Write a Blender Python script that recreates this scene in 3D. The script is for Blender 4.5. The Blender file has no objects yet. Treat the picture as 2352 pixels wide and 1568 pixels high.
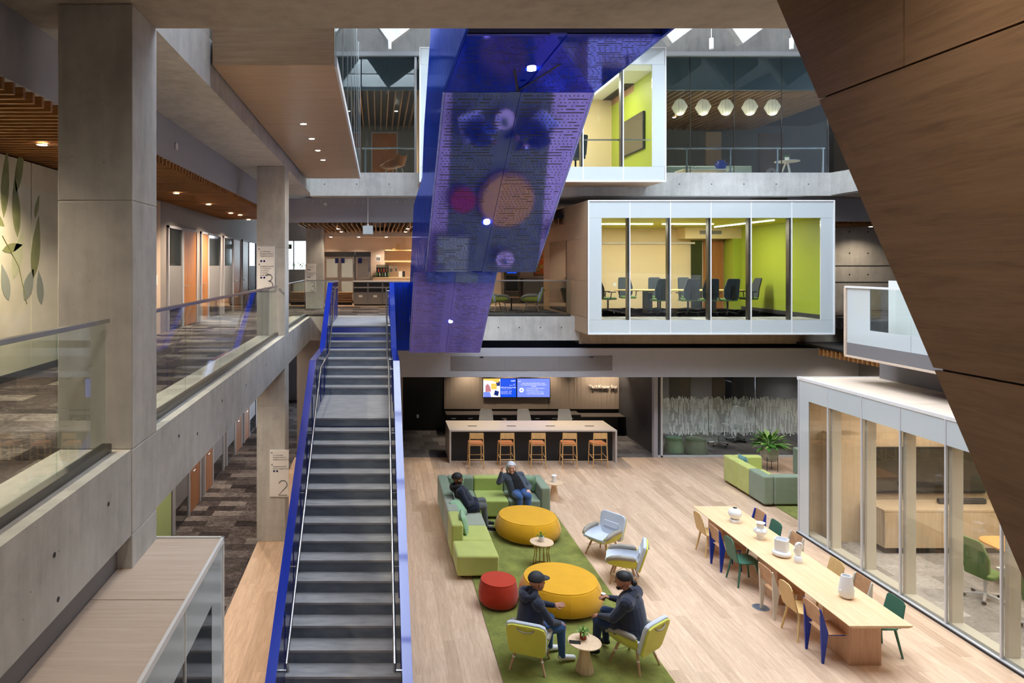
import bpy, bmesh, math, random
from mathutils import Vector, Matrix
random.seed(7)
SC = bpy.context.scene
COL = SC.collection
R = math.radians
PI = math.pi

# ------------------------------------------------------------------ camera
CZ = 5.92
cam = bpy.data.cameras.new('camera')
cam.lens = 24.0; cam.sensor_width = 36.0; cam.sensor_fit = 'HORIZONTAL'
cam.shift_x = 306.0/2352.0; cam.shift_y = -174.0/2352.0
cam.clip_start = 0.05; cam.clip_end = 300
camo = bpy.data.objects.new('camera', cam); COL.objects.link(camo)
camo.location = (0, 0, CZ); camo.rotation_euler = (PI/2, 0, 0)
SC.camera = camo

# ------------------------------------------------------------------ sky, exposure
world = bpy.data.worlds.new('sky'); SC.world = world; world.use_nodes = True
wb = world.node_tree.nodes['Background']
wb.inputs['Color'].default_value = (0.80, 0.90, 1.03, 1); wb.inputs['Strength'].default_value = 5.0
SC.view_settings.view_transform = 'Standard'; SC.view_settings.look = 'None'
SC.view_settings.gamma = 1.0; SC.view_settings.use_curve_mapping = False
SC.view_settings.exposure = 1.0
SC.cycles.max_bounces = 6; SC.cycles.transparent_max_bounces = 14
SC.cycles.adaptive_threshold = 0.06; SC.cycles.adaptive_min_samples = 16
SC.cycles.diffuse_bounces = 5; SC.cycles.glossy_bounces = 4
SC.cycles.sample_clamp_indirect = 6.0
SC.cycles.caustics_reflective = False; SC.cycles.caustics_refractive = False
pl = bpy.data.lights.new('skylight_portal', 'AREA'); pl.shape = 'RECTANGLE'; pl.size = 15.2; pl.size_y = 11.6
pl.cycles.is_portal = True
plo = bpy.data.objects.new('skylight_portal', pl); COL.objects.link(plo); plo.location = (5.6, 12.7, 14.9)

# ------------------------------------------------------------------ small library
def px(x, y, Y):
    "photo pixel at depth Y -> place in the room"
    return Vector(((x-870)*Y/1568, Y, CZ-(y-610)*Y/1568))
def gp(x, y, z=0.0):
    "photo pixel on the level surface at height z -> place in the room"
    Y = (CZ-z)*1568/(y-610)
    return Vector(((x-870)*Y/1568, Y, z))
def lin(c):
    return tuple(((v/255)/12.92 if v/255 <= .04045 else ((v/255+.055)/1.055)**2.4) for v in c)

class MB:
    def __init__(s):
        s.v = []; s.f = []; s.fm = []; s.cur = 0; s.m = Matrix.Identity(4)
    def at(s, x=0, y=0, z=0, rx=0, ry=0, rz=0):
        s.m = Matrix.Translation((x, y, z)) @ Matrix.Rotation(rz, 4, 'Z') @ Matrix.Rotation(ry, 4, 'Y') @ Matrix.Rotation(rx, 4, 'X')
        return s
    def add(s, vs, fs):
        b = len(s.v)
        s.v += [tuple(s.m @ Vector(p)) for p in vs]
        s.f += [tuple(b+i for i in f) for f in fs]
        s.fm += [s.cur]*len(fs)
        return s
    def box(s, x0, x1, y0, y1, z0, z1):
        return s.add([(x0,y0,z0),(x1,y0,z0),(x1,y1,z0),(x0,y1,z0),(x0,y0,z1),(x1,y0,z1),(x1,y1,z1),(x0,y1,z1)],
                     [(0,3,2,1),(4,5,6,7),(0,1,5,4),(1,2,6,5),(2,3,7,6),(3,0,4,7)])
    def prism(s, pts, lo, hi, axis='z'):
        def P(a, b, c):
            return (a,b,c) if axis == 'z' else ((c,a,b) if axis == 'x' else (a,c,b))
        n = len(pts)
        vs = [P(a,b,lo) for a,b in pts]+[P(a,b,hi) for a,b in pts]
        fs = [tuple(range(n))[::-1], tuple(range(n,2*n))]+[(i,(i+1)%n,n+(i+1)%n,n+i) for i in range(n)]
        return s.add(vs, fs)
    def loft(s, rings, cap=True):
        n = len(rings[0]); vs = [p for r in rings for p in r]; fs = []
        for k in range(len(rings)-1):
            for i in range(n):
                a = k*n+i; b = k*n+(i+1)%n
                fs.append((a, b, b+n, a+n))
        if cap:
            fs.append(tuple(range(n))[::-1]); fs.append(tuple(range((len(rings)-1)*n, len(rings)*n)))
        return s.add(vs, fs)
    def lathe(s, prof, n=24, cx=0, cy=0, sx=1, sy=1):
        return s.loft([[(cx+sx*r*math.cos(2*PI*i/n), cy+sy*r*math.sin(2*PI*i/n), z) for i in range(n)] for r, z in prof])
    def tube(s, pts, r, n=8):
        pts = [Vector(p) for p in pts]; rings = []
        rr = r if isinstance(r, (list, tuple)) else [r]*len(pts)
        up = None
        for i, p in enumerate(pts):
            if i == 0: d = pts[1]-p
            elif i == len(pts)-1: d = p-pts[i-1]
            else: d = (pts[i+1]-p).normalized()+(p-pts[i-1]).normalized()
            d.normalize()
            if up is None:
                up = Vector((0,0,1)) if abs(d.z) < .9 else Vector((1,0,0))
            u = d.cross(up)
            if u.length < 1e-5: u = d.cross(Vector((0,1,0)))
            u.normalize(); w = u.cross(d); up = w
            rings.append([tuple(p+(u*math.cos(2*PI*k/n)+w*math.sin(2*PI*k/n))*rr[i]) for k in range(n)])
        return s.loft(rings)
    def ball(s, c, r, n=16, m=9, sx=1, sy=1, sz=1):
        pr = [(max(r*math.sin(PI*k/m), 1e-4), -r*math.cos(PI*k/m)) for k in range(m+1)]
        return s.loft([[(c[0]+sx*a*math.cos(2*PI*i/n), c[1]+sy*a*math.sin(2*PI*i/n), c[2]+sz*b) for i in range(n)] for a, b in pr])
    def mesh(s, name, mats, smooth=False):
        me = bpy.data.meshes.new(name); me.from_pydata(s.v, [], s.f)
        bm = bmesh.new(); bm.from_mesh(me); bmesh.ops.recalc_face_normals(bm, faces=bm.faces); bm.to_mesh(me); bm.free()
        if not isinstance(mats, (list, tuple)): mats = [mats]
        for m in mats: me.materials.append(m)
        if len(mats) > 1: me.polygons.foreach_set('material_index', s.fm)
        if smooth:
            me.polygons.foreach_set('use_smooth', [True]*len(me.polygons))
            me.set_sharp_from_angle(angle=R(smooth if smooth is not True else 40))
        return me
    def build(s, name, mats, parent=None, smooth=False, bev=0, seg=2, sub=0):
        o = bpy.data.objects.new(name, s.mesh(name, mats, True if bev and not smooth else smooth))
        COL.objects.link(o); o.parent = parent
        if sub:
            m = o.modifiers.new('sub', 'SUBSURF'); m.levels = sub; m.render_levels = sub
        if bev:
            m = o.modifiers.new('bev', 'BEVEL'); m.width = bev; m.segments = seg; m.limit_method = 'ANGLE'; m.angle_limit = R(35)
            m.harden_normals = True
        return o

def rrect(w, h, r, n=5, cx=0, cy=0):
    "rounded rectangle outline"
    out = []
    for k, (sx, sy) in enumerate(((1,1),(-1,1),(-1,-1),(1,-1))):
        for i in range(n+1):
            a = PI/2*(k+i/n)
            out.append((cx+sx*(w/2-r)+r*math.cos(a), cy+sy*(h/2-r)+r*math.sin(a)))
    return out

def tag(o, label=None, cat=None, group=None, kind=None):
    if label: o['label'] = label
    if cat: o['category'] = cat
    if group: o['group'] = group
    if kind: o['kind'] = kind
    return o
def thing(name, label, cat, loc=(0,0,0), rz=0, group=None, kind=None):
    o = bpy.data.objects.new(name, None); COL.objects.link(o)
    o.location = loc; o.rotation_euler = (0,0,rz); o.empty_display_size = .1
    return tag(o, label, cat, group, kind)
def struct(o, label, cat):
    return tag(o, label, cat, kind='structure')
def sbox(name, b, mat, label, cat, parent=None, bev=0):
    o = MB().box(*b).build(name, mat, parent, bev=bev)
    if parent is None: struct(o, label, cat)
    return o
def pbox(name, b, mat, parent, bev=0, smooth=False):
    return MB().box(*b).build(name, mat, parent, bev=bev)
def dup(root, loc, rz=None, label=None, group=None):
    r = root.copy(); COL.objects.link(r); r.location = loc
    if rz is not None: r.rotation_euler = (0,0,rz)
    if label: r['label'] = label
    if group: r['group'] = group
    for ch in list(root.children):
        c = ch.copy(); COL.objects.link(c); c.parent = r
        for g in list(ch.children):
            d = g.copy(); COL.objects.link(d); d.parent = c
    return r
def again(o, parent, loc, rz=0):
    "another piece with the same mesh"
    c = o.copy(); COL.objects.link(c); c.parent = parent; c.location = loc; c.rotation_euler = (0,0,rz)
    return c

# ------------------------------------------------------------------ materials
MT = {}
class NT:
    def __init__(s, name):
        s.mat = bpy.data.materials.new(name); s.mat.use_nodes = True
        s.t = s.mat.node_tree; s.b = s.t.nodes['Principled BSDF']; s.out = s.t.nodes['Material Output']
        MT[name] = s.mat
    def n(s, typ, **kw):
        nd = s.t.nodes.new(typ)
        for k, v in kw.items(): setattr(nd, k, v)
        return nd
    def l(s, a, b): s.t.links.new(a, b)
    def setv(s, nd, **kw):
        for k, v in kw.items(): nd.inputs[k.replace('_', ' ')].default_value = v
        return nd
    def coord(s, scale=(1,1,1), rnd=False, kind='Object', rot=(0,0,0)):
        tc = s.n('ShaderNodeTexCoord'); mp = s.n('ShaderNodeMapping'); s.l(tc.outputs[kind], mp.inputs['Vector'])
        mp.inputs['Scale'].default_value = scale; mp.inputs['Rotation'].default_value = rot
        if rnd:
            oi = s.n('ShaderNodeObjectInfo'); ge = s.n('ShaderNodeNewGeometry')
            a = s.n('ShaderNodeMath', operation='ADD'); s.l(oi.outputs['Random'], a.inputs[0]); s.l(ge.outputs['Random Per Island'], a.inputs[1])
            m = s.n('ShaderNodeMath', operation='MULTIPLY'); s.l(a.outputs[0], m.inputs[0]); m.inputs[1].default_value = 37.0
            cb = s.n('ShaderNodeCombineXYZ')
            for k in range(3): s.l(m.outputs[0], cb.inputs[k])
            s.l(cb.outputs[0], mp.inputs['Location'])
            s.rnd = a.outputs[0]
        return mp.outputs[0]
    def noise(s, vec, scale, detail=4, rough=.55, dist=0):
        nd = s.n('ShaderNodeTexNoise'); s.l(vec, nd.inputs['Vector'])
        nd.inputs['Scale'].default_value = scale; nd.inputs['Detail'].default_value = detail
        nd.inputs['Roughness'].default_value = rough; nd.inputs['Distortion'].default_value = dist
        return nd.outputs['Fac']
    def ramp(s, fac, stops):
        nd = s.n('ShaderNodeValToRGB'); s.l(fac, nd.inputs[0]); cr = nd.color_ramp
        while len(cr.elements) < len(stops): cr.elements.new(.5)
        for e, (p, c) in zip(cr.elements, stops):
            e.position = p; e.color = (*c, 1) if len(c) == 3 else c
        return nd.outputs[0]
    def mix(s, fac, a, b, typ='MIX'):
        nd = s.n('ShaderNodeMix', data_type='RGBA', blend_type=typ)
        for v, i in ((fac, 0), (a, 6), (b, 7)):
            if hasattr(v, 'is_output'): s.l(v, nd.inputs[i])
            else: nd.inputs[i].default_value = v if i == 0 else (*v, 1)
        return nd.outputs[2]
    def math(s, op, a, b=None):
        nd = s.n('ShaderNodeMath', operation=op)
        for i, v in enumerate((a, b)):
            if v is None: continue
            if hasattr(v, 'is_output'): s.l(v, nd.inputs[i])
            else: nd.inputs[i].default_value = v
        return nd.outputs[0]
    def bump(s, h, strength, dist=.01):
        nd = s.n('ShaderNodeBump'); s.l(h, nd.inputs['Height']); nd.inputs['Strength'].default_value = strength; nd.inputs['Distance'].default_value = dist
        s.l(nd.outputs[0], s.b.inputs['Normal'])
    def col(s, c): s.l(c, s.b.inputs['Base Color'])

def paint(name, c, rough=.5, metal=0, coat=0, var=0, emit=None, es=1, spec=.5, sheen=0, bump=0, bs=200):
    t = NT(name); b = t.b; L = lin(c)
    b.inputs['Base Color'].default_value = (*L, 1); b.inputs['Roughness'].default_value = rough; b.inputs['Metallic'].default_value = metal
    b.inputs['Coat Weight'].default_value = coat; b.inputs['Coat Roughness'].default_value = .04; b.inputs['Specular IOR Level'].default_value = spec
    b.inputs['Sheen Weight'].default_value = sheen
    if var or bump:
        v = t.coord()
        if var:
            f = t.noise(v, 6, 5)
            t.col(t.ramp(f, [(.25, tuple(x*(1-var) for x in L)), (.75, tuple(min(1, x*(1+var)) for x in L))]))
        if bump: t.bump(t.noise(v, bs, 2), bump, .004)
    if emit:
        b.inputs['Emission Color'].default_value = (*lin(emit), 1); b.inputs['Emission Strength'].default_value = es
    return t.mat

def wood(name, c1, c2, grain=(1, 14, 14), scale=3.0, rough=.45, rnd=False, rv=.0, bump=.08):
    t = NT(name); v = t.coord(grain, rnd)
    f = t.noise(v, scale, 6, .6, .6); f2 = t.noise(v, scale*5, 3, .6)
    m = t.math('ADD', t.math('MULTIPLY', f, .72), t.math('MULTIPLY', f2, .28))
    c = t.ramp(m, [(.3, lin(c1)), (.7, lin(c2))])
    if rnd and rv:
        k = t.math('FRACT', t.math('MULTIPLY', t.rnd, 7.31))
        c = t.mix(1.0, c, t.ramp(k, [(0, (1-rv, 1-rv*1.15, 1-rv*1.3)), (.5, (1, 1, 1)), (1, (1+rv*.4, 1+rv*.4, 1+rv*.45))]), 'MULTIPLY')
    t.col(c); t.b.inputs['Roughness'].default_value = rough
    t.bump(f2, bump, .003)
    return t.mat

def concrete(name, c, contrast=.3, warm=0):
    t = NT(name); v = t.coord(); L = lin(c)
    f1 = t.noise(v, .7, 6, .62, .4); f2 = t.noise(v, 5, 6, .6)
    v2 = t.coord((6, 6, .7)); f3 = t.noise(v2, 1.2, 5, .6, .3)
    m = t.math('ADD', t.math('ADD', t.math('MULTIPLY', f1, .5), t.math('MULTIPLY', f2, .22)), t.math('MULTIPLY', f3, .28))
    c0 = t.ramp(m, [(.3, tuple(x*(1-contrast) for x in L)), (.5, L), (.72, tuple(x*(1+contrast*.8) for x in L))])
    vo = t.n('ShaderNodeTexVoronoi'); t.l(v, vo.inputs['Vector']); vo.inputs['Scale'].default_value = 7; vo.inputs['Randomness'].default_value = 1
    pit = t.ramp(vo.outputs['Distance'], [(.02, (.35, .35, .35)), (.06, (1, 1, 1))])
    t.col(t.mix(1.0, c0, pit, 'MULTIPLY'))
    t.b.inputs['Roughness'].default_value = .62
    t.bump(t.math('ADD', f2, t.math('MULTIPLY', t.noise(v, 60, 3), .4)), .18, .01)
    return t.mat

def carpet(name, c1, c2, c3, tile=(.25, 1.0), contrast=1.0):
    t = NT(name); v = t.coord()
    br = t.n('ShaderNodeTexBrick'); t.l(v, br.inputs['Vector']); br.offset = .33
    br.inputs['Scale'].default_value = 1.0; br.inputs['Brick Width'].default_value = tile[1]; br.inputs['Row Height'].default_value = tile[0]
    br.inputs['Mortar Size'].default_value = 0; br.inputs['Color1'].default_value = (0, 0, 0, 1); br.inputs['Color2'].default_value = (1, 1, 1, 1)
    st = t.noise(t.coord((3.2, 4.5, 1)), 2.2, 6, .72, 1.2); st2 = t.noise(t.coord((1, 5, 1)), 14, 4, .7, .3)
    big = t.noise(v, .8, 3)
    m = t.math('ADD', t.math('ADD', t.math('MULTIPLY', br.outputs['Color'], .22), t.math('MULTIPLY', st, .45)), t.math('ADD', t.math('MULTIPLY', st2, .3), t.math('MULTIPLY', big, .2)))
    t.col(t.ramp(m, [(.42, lin(c1)), (.58, lin(c2)), (.74, lin(c3))]))
    t.b.inputs['Roughness'].default_value = .95; t.b.inputs['Specular IOR Level'].default_value = .1
    t.bump(t.noise(v, 160, 2), .3, .006)
    return t.mat

def fabric(name, c, var=.1, rough=.9, sc=260):
    t = NT(name); v = t.coord(); L = lin(c)
    f = t.noise(v, 4, 4); f2 = t.noise(v, sc, 2)
    m = t.math('ADD', t.math('MULTIPLY', f, .6), t.math('MULTIPLY', f2, .4))
    t.col(t.ramp(m, [(.3, tuple(x*(1-var) for x in L)), (.7, tuple(min(1, x*(1+var)) for x in L))]))
    t.b.inputs['Roughness'].default_value = rough; t.b.inputs['Sheen Weight'].default_value = .25; t.b.inputs['Specular IOR Level'].default_value = .2
    t.bump(f2, .2, .003)
    return t.mat

def glass(name, tint=(.93, .97, .95), refl=1.0, rough=0.0, ior=1.5):
    t = NT(name); t.t.nodes.remove(t.b)
    tr = t.n('ShaderNodeBsdfTransparent'); tr.inputs[0].default_value = (*tint, 1)
    gl = t.n('ShaderNodeBsdfGlossy'); gl.inputs['Roughness'].default_value = rough; gl.inputs[0].default_value = (refl, refl, refl, 1)
    lw = t.n('ShaderNodeLayerWeight'); lw.inputs['Blend'].default_value = .5
    fac = t.math('ADD', (ior-1)**2/(ior+1)**2, t.math('MULTIPLY', .8, t.math('POWER', lw.outputs['Facing'], 5)))
    mx = t.n('ShaderNodeMixShader'); t.l(fac, mx.inputs[0]); t.l(tr.outputs[0], mx.inputs[1]); t.l(gl.outputs[0], mx.inputs[2])
    t.l(mx.outputs[0], t.out.inputs[0])
    return t.mat

concrete('concrete', (190, 188, 184), .42)
concrete('concrete_warm', (170, 158, 142), .40)
paint('grey_paint', (172, 173, 182), .6, var=.03)
paint('grey_mid', (126, 122, 124), .6, var=.03)
paint('grey_dark', (58, 58, 62), .55, var=.04)
paint('near_black', (26, 27, 30), .5)
paint('black', (12, 12, 13), .45)
paint('taupe_wall', (140, 131, 128), .6, var=.04)
paint('tan_wall', (200, 178, 160), .6)
paint('peach_wall', (226, 200, 178), .6)
paint('beige_wall', (228, 206, 164), .6)
paint('lime_wall', (164, 180, 60), .5)
paint('lime_ceiling', (196, 200, 60), .5)
paint('pale_green', (186, 208, 140), .5)
paint('white', (236, 236, 234), .4)
paint('white_frame', (240, 238, 236), .3)
paint('frosted_panel', (206, 214, 216), .12, coat=.5)
paint('white_ceramic', (238, 238, 240), .35)
paint('plaster', (225, 215, 206), .7)
paint('chrome', (215, 215, 218), .22, 1)
paint('steel', (190, 190, 190), .3, 1)
paint('steel_dark', (110, 108, 105), .35, 1)
paint('brass', (176, 132, 74), .3, 1)
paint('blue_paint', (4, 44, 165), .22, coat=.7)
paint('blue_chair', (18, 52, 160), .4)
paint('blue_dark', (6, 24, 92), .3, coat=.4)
paint('grey_green_chair', (60, 112, 92), .5)
paint('cream_metal', (214, 210, 196), .4)
paint('light_metal', (218, 220, 224), .35, .2)
wood('oak_plank', (190, 156, 128), (228, 198, 170), (9, .9, 9), 2.2, .42, True, .17)
wood('oak_panel_x', (170, 140, 108), (200, 170, 138), (.6, 12, 12), 2.2, .42, True, .03)
wood('oak_panel_dark', (112, 86, 62), (146, 116, 88), (12, .7, 9), 2.4, .5, True, .06)
wood('oak_top', (206, 182, 160), (226, 206, 186), (.6, 12, 12), 2.2, .5, True, .03)
wood('oak_table', (216, 178, 134), (236, 204, 164), (9, .5, 9), 2.0, .4, True, .02)
wood('oak_leg', (180, 140, 110), (208, 168, 136), (10, 10, .6), 2.4, .45, True, .04)
wood('oak_slat', (128, 82, 40), (176, 124, 70), (.6, 12, 12), 2.4, .5, True, .12)
wood('slat_pale', (150, 114, 80), (186, 148, 110), (12, .6, 12), 2.4, .5, True, .06)
wood('walnut_door', (150, 92, 50), (186, 126, 76), (10, 10, .6), 2.2, .4, True, .05)
wood('plywood', (178, 132, 94), (206, 164, 124), (2, 14, 2), 2.2, .45, True, .06)
wood('blond_wood', (212, 176, 112), (232, 200, 142), (10, 10, 1), 2.2, .45, True, .04)
wood('stool_wood', (196, 148, 88), (222, 180, 122), (10, 10, 1), 2.2, .45, True, .04)
wood('side_table_wood', (210, 176, 140), (232, 204, 172), (10, 10, 1), 2.2, .45, True, .03)
paint('leather_tan', (190, 116, 66), .5, var=.06)
paint('taupe_leather', (150, 142, 130), .5, var=.05)
carpet('carpet_dark', (40, 34, 34), (80, 72, 72), (146, 138, 134), (.33, .66))
carpet('carpet_bar', (66, 63, 65), (92, 89, 91), (120, 117, 118), (.5, .5))
carpet('carpet_light', (126, 122, 120), (160, 156, 152), (196, 192, 188), (.5, .5))
fabric('lime_fabric', (186, 192, 108)); fabric('lime_dark', (168, 182, 98)); fabric('sage_fabric', (132, 146, 124)); fabric('sage_light', (158, 163, 146))
fabric('mint_fabric', (150, 186, 150)); fabric('yellow_fabric', (218, 160, 26), .08); fabric('red_fabric', (186, 52, 26), .08)
fabric('pale_grey_fabric', (196, 202, 212), .06); fabric('chair_lime', (202, 200, 84), .06); fabric('charcoal_fabric', (52, 60, 70), .1)
fabric('green_mesh', (96, 128, 72), .08); fabric('grey_mesh', (190, 192, 198), .08); fabric('teal_cushion', (110, 150, 150), .08)
fabric('rug_green', (120, 124, 54), .42, .98, 45)
glass('glass_clear', (.95, .98, .965)); glass('glass_rail', (.90, .945, .93)); glass('glass_tint', (.80, .88, .88), 1.0, 0, 1.62)
glass('glass_dark', (.55, .6, .6)); glass('glass_bronze', (.92, .92, .90))
def blue_sheet(name, streak, gcol, dcol, fac, rough):
    t = NT(name); t.t.nodes.remove(t.b)
    di = t.n('ShaderNodeBsdfDiffuse'); di.inputs[0].default_value = (*dcol, 1)
    gl = t.n('ShaderNodeBsdfGlossy'); gl.inputs[0].default_value = (*gcol, 1); gl.inputs['Roughness'].default_value = rough
    mx = t.n('ShaderNodeMixShader'); mx.inputs[0].default_value = fac
    if streak:
        f = t.noise(t.coord((70, 70, .7)), 2, 4); t.l(t.math('MULTIPLY', f, fac*1.9), mx.inputs[0])
    t.l(di.outputs[0], mx.inputs[1]); t.l(gl.outputs[0], mx.inputs[2]); t.l(mx.outputs[0], t.out.inputs[0])
blue_sheet('blue_mirror', False, (.30, .29, .92), (.003, .05, 1.0), .58, .05)      # reflective blue lacquered metal
blue_sheet('blue_brushed', True, (.34, .40, .95), (.01, .06, .60), .55, .10)
t = NT('lamp_glow'); t.b.inputs['Emission Color'].default_value = (1, .9, .76, 1); t.b.inputs['Emission Strength'].default_value = 14
t = NT('lamp_strip'); t.b.inputs['Emission Color'].default_value = (1, .96, .86, 1); t.b.inputs['Emission Strength'].default_value = 6
t = NT('lantern'); t.b.inputs['Base Color'].default_value = (.8, .74, .62, 1); t.b.inputs['Emission Color'].default_value = (1, .86, .64, 1); t.b.inputs['Emission Strength'].default_value = .22
# stair tread and riser concrete
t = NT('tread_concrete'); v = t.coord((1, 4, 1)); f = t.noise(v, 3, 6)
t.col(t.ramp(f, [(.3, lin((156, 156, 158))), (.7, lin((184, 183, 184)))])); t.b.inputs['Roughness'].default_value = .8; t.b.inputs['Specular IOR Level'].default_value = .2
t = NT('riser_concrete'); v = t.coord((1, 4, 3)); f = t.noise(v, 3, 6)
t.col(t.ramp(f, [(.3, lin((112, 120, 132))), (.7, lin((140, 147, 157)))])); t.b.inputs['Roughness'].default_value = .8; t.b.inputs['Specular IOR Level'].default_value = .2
# glass film with broken vertical dashes
t = NT('frit_film'); t.t.nodes.remove(t.b)
tc = t.n('ShaderNodeTexCoord'); sp = t.n('ShaderNodeSeparateXYZ'); t.l(tc.outputs['Object'], sp.inputs[0])
cx = t.math('FLOOR', t.math('MULTIPLY', sp.outputs[0], 26)); cb = t.n('ShaderNodeCombineXYZ'); t.l(cx, cb.inputs[0])
t.l(t.math('FLOOR', t.math('MULTIPLY', sp.outputs[2], 26)), cb.inputs[2])
wn = t.n('ShaderNodeTexWhiteNoise'); wn.noise_dimensions = '1D'; t.l(cx, wn.inputs['W'])
zz = t.math('ADD', t.math('MULTIPLY', sp.outputs[2], 5), t.math('MULTIPLY', wn.outputs['Value'], 31))
w2 = t.n('ShaderNodeTexWhiteNoise'); w2.noise_dimensions = '2D'; c2 = t.n('ShaderNodeCombineXYZ'); t.l(cx, c2.inputs[0]); t.l(t.math('FLOOR', zz), c2.inputs[1]); t.l(c2.outputs[0], w2.inputs['Vector'])
gapx = t.math('LESS_THAN', t.math('FRACT', t.math('MULTIPLY', sp.outputs[0], 26)), .72)
dots = t.math('LESS_THAN', t.math('FRACT', t.math('MULTIPLY', sp.outputs[2], 26)), .6)
solid = t.math('GREATER_THAN', w2.outputs['Value'], .58)
on = t.math('MULTIPLY', gapx, t.math('MAXIMUM', solid, dots))
edge = t.math('LESS_THAN', t.math('ABSOLUTE', t.math('SUBTRACT', sp.outputs[2], 1.27)), t.math('ADD', .5, t.math('MULTIPLY', wn.outputs['Value'], .12)))
on = t.math('MULTIPLY', on, edge)
tr = t.n('ShaderNodeBsdfTransparent'); df = t.n('ShaderNodeBsdfDiffuse'); df.inputs[0].default_value = (.74, .86, .90, 1)
mx = t.n('ShaderNodeMixShader'); t.l(on, mx.inputs[0]); t.l(tr.outputs[0], mx.inputs[1]); t.l(df.outputs[0], mx.inputs[2]); t.l(mx.outputs[0], t.out.inputs[0])
# ================================================================== STRUCTURE
M = MT
Z3, Z4 = 4.42, 8.64
sbox('slab', (-9, 19, -5, 33, -.4, -.06), M['concrete'], 'concrete ground slab under the atrium', 'slab')
# oak floor of the atrium: boards of their own
FL = MB().box(-2.6, 14.2, 4.0, 21.1, -.06, -.013).build('floor', M['oak_plank'])
struct(FL, 'light oak plank floor of the atrium', 'floor')
lens = (1.2, 1.6, 2.0, 2.4)
pm = [MB().box(.0004, .1896, .0004, L-.0004, -.013, 0).mesh('plank', M['oak_plank']) for L in lens]
rest = MB(); cand = []
rf = random.Random(3)
x = -2.6
while x < 14.1:
    y = 7.0-rf.random()*1.5
    while y < 21.09:
        k = rf.randrange(4); L = lens[k]
        if y+L > 21.1 or x+.19 > 14.1:
            rest.box(x+.0015, min(x+.1885, 14.1), y+.001, 21.098, -.013, 0)
            y = 22; break
        if y+L > 8.8 and not (x > 9.5 and y+L < 15.0):
            cand.append((y+(0 if .3 < x < 9.2 or x < -1.3 else 50), x, y, k))
        y += L
    x += .19
cand.sort()
for i, (_, x, y, k) in enumerate(cand):
    if i < 300:
        o = bpy.data.objects.new('plank', pm[k]); COL.objects.link(o); o.parent = FL; o.location = (x, y, 0)
    else:
        rest.box(x+.0015, x+.1885, y+.001, y+lens[k]-.001, -.013, 0)
o = rest.build('far_planks', M['oak_plank'], FL); o['kind'] = 'stuff'
sbox('floor_corridor', (-4.6, -2.6, -4, 32, -.06, 0), M['carpet_dark'], 'dark patterned carpet of the lower corridor', 'floor')
sbox('floor_bar', (-2.6, 14.2, 21.1, 29, -.06, 0), M['carpet_bar'], 'charcoal carpet around the bar', 'floor')

# upper floors
sbox('floor_level3_left', (-5.2, -2.6, -4, 32, 4.1, Z3), M['carpet_dark'], 'dark patterned carpet of the upper corridor', 'floor')
sbox('floor_level3_back', (-2.6, 18, 20.5, 32, 4.1, Z3), M['carpet_dark'], 'patterned carpet of the upper lounge and kitchen', 'floor')
sbox('floor_kitchen', (-2.55, 8, 25.2, 28, Z3, Z3+.006), M['oak_plank'], 'pale floor in front of the kitchen fridges', 'floor')
sbox('floor_level3_near', (-2.6, 18, -4, 1.4, 4.1, Z3), M['carpet_dark'], 'carpet of the bridge in front of the atrium', 'floor')
sbox('floor_level3_right', (10.15, 18, 1.4, 14.6, 4.1, Z3), M['carpet_dark'], 'carpet of the upper walkway on the far side', 'floor')
sbox('slab_level4_near', (-9, 18, -4, 6.16, 8.06, Z4), M['concrete_warm'], 'broad concrete slab across the top of the view', 'slab')
sbox('slab_level4_left', (-9, -2.02, 6.161, 33, 8.06, Z4), M['concrete'], 'concrete slab over the left corridor', 'slab')
sbox('slab_level4_back', (-2.02, 18, 20.55, 33, 8.0, Z4), M['concrete_warm'], 'concrete slab behind the upper glass wall', 'slab')
sbox('slab_level4_right', (13.3, 18, 6.16, 20.1, 8.0, Z4), M['concrete'], 'concrete slab on the far right', 'slab')
sbox('floor_level3_corner', (13.3, 18, 14.6, 20.5, 4.1, Z3), M['carpet_dark'], 'carpet of the upper corner by the concrete wall', 'floor')
# beams
sbox('beam_level3_left', (-2.6, -2.02, -4, 20.1, 3.72, Z3), M['concrete'], 'concrete edge beam below the left glass balustrade', 'beam')
sbox('beam_level3_back', (-2.6, 5.9, 20.1, 20.55, 3.72, Z3), M['concrete'], 'concrete edge beam behind the top of the stairs', 'beam')
sbox('beam_level3_under_box', (5.9, 13.9, 20.1, 20.55, 3.62, Z3), M['concrete_warm'], 'concrete beam below the white meeting box', 'beam')
sbox('beam_level4_back', (-2.02, 13.3, 20.1, 20.55, 7.98, 8.66), M['concrete'], 'concrete edge beam under the upper windows', 'beam')
sbox('beam_level4_left', (-2.12, -2.02, 6.17, 8.16, 8.645, 10.4), M['concrete'], 'sunlit concrete upstand beside the oak volume', 'beam')
MB().prism([(13.3, 20.1), (13.3, 20.55), (14.2, 20.0), (14.2, 17.0), (13.9, 17.0)], 7.98, 8.66, 'z').build('beam_level4_right', M['concrete'])
struct(bpy.data.objects['beam_level4_right'], 'angled concrete beam at the right of the upper windows', 'beam')
sbox('beam_roof_back', (-2.02, 14.2, 20.1, 20.6, 12.2, 14.6), M['concrete'], 'concrete wall band above the upper windows', 'beam')
sbox('trim_1', (-2.02, 14.2, 20.02, 20.1, 12.08, 12.2), M['light_metal'], 'metal head trim above the upper windows', 'trim')
o = bpy.data.objects['beam_level3_left']
for y_, z_ in ((3.6, 4.15), (4.25, 4.12), (5.1, 4.14), (4.3, 3.82), (6.9, 4.2), (7.6, 4.05), (8.8, 4.18), (10.4, 4.1), (12.2, 4.15), (16.0, 4.1), (18.0, 4.12)):
    MB().tube([(-2.021, y_, z_), (-2.017, y_, z_)], .017, 10).build('tie_hole', M['near_black'], o)
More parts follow.
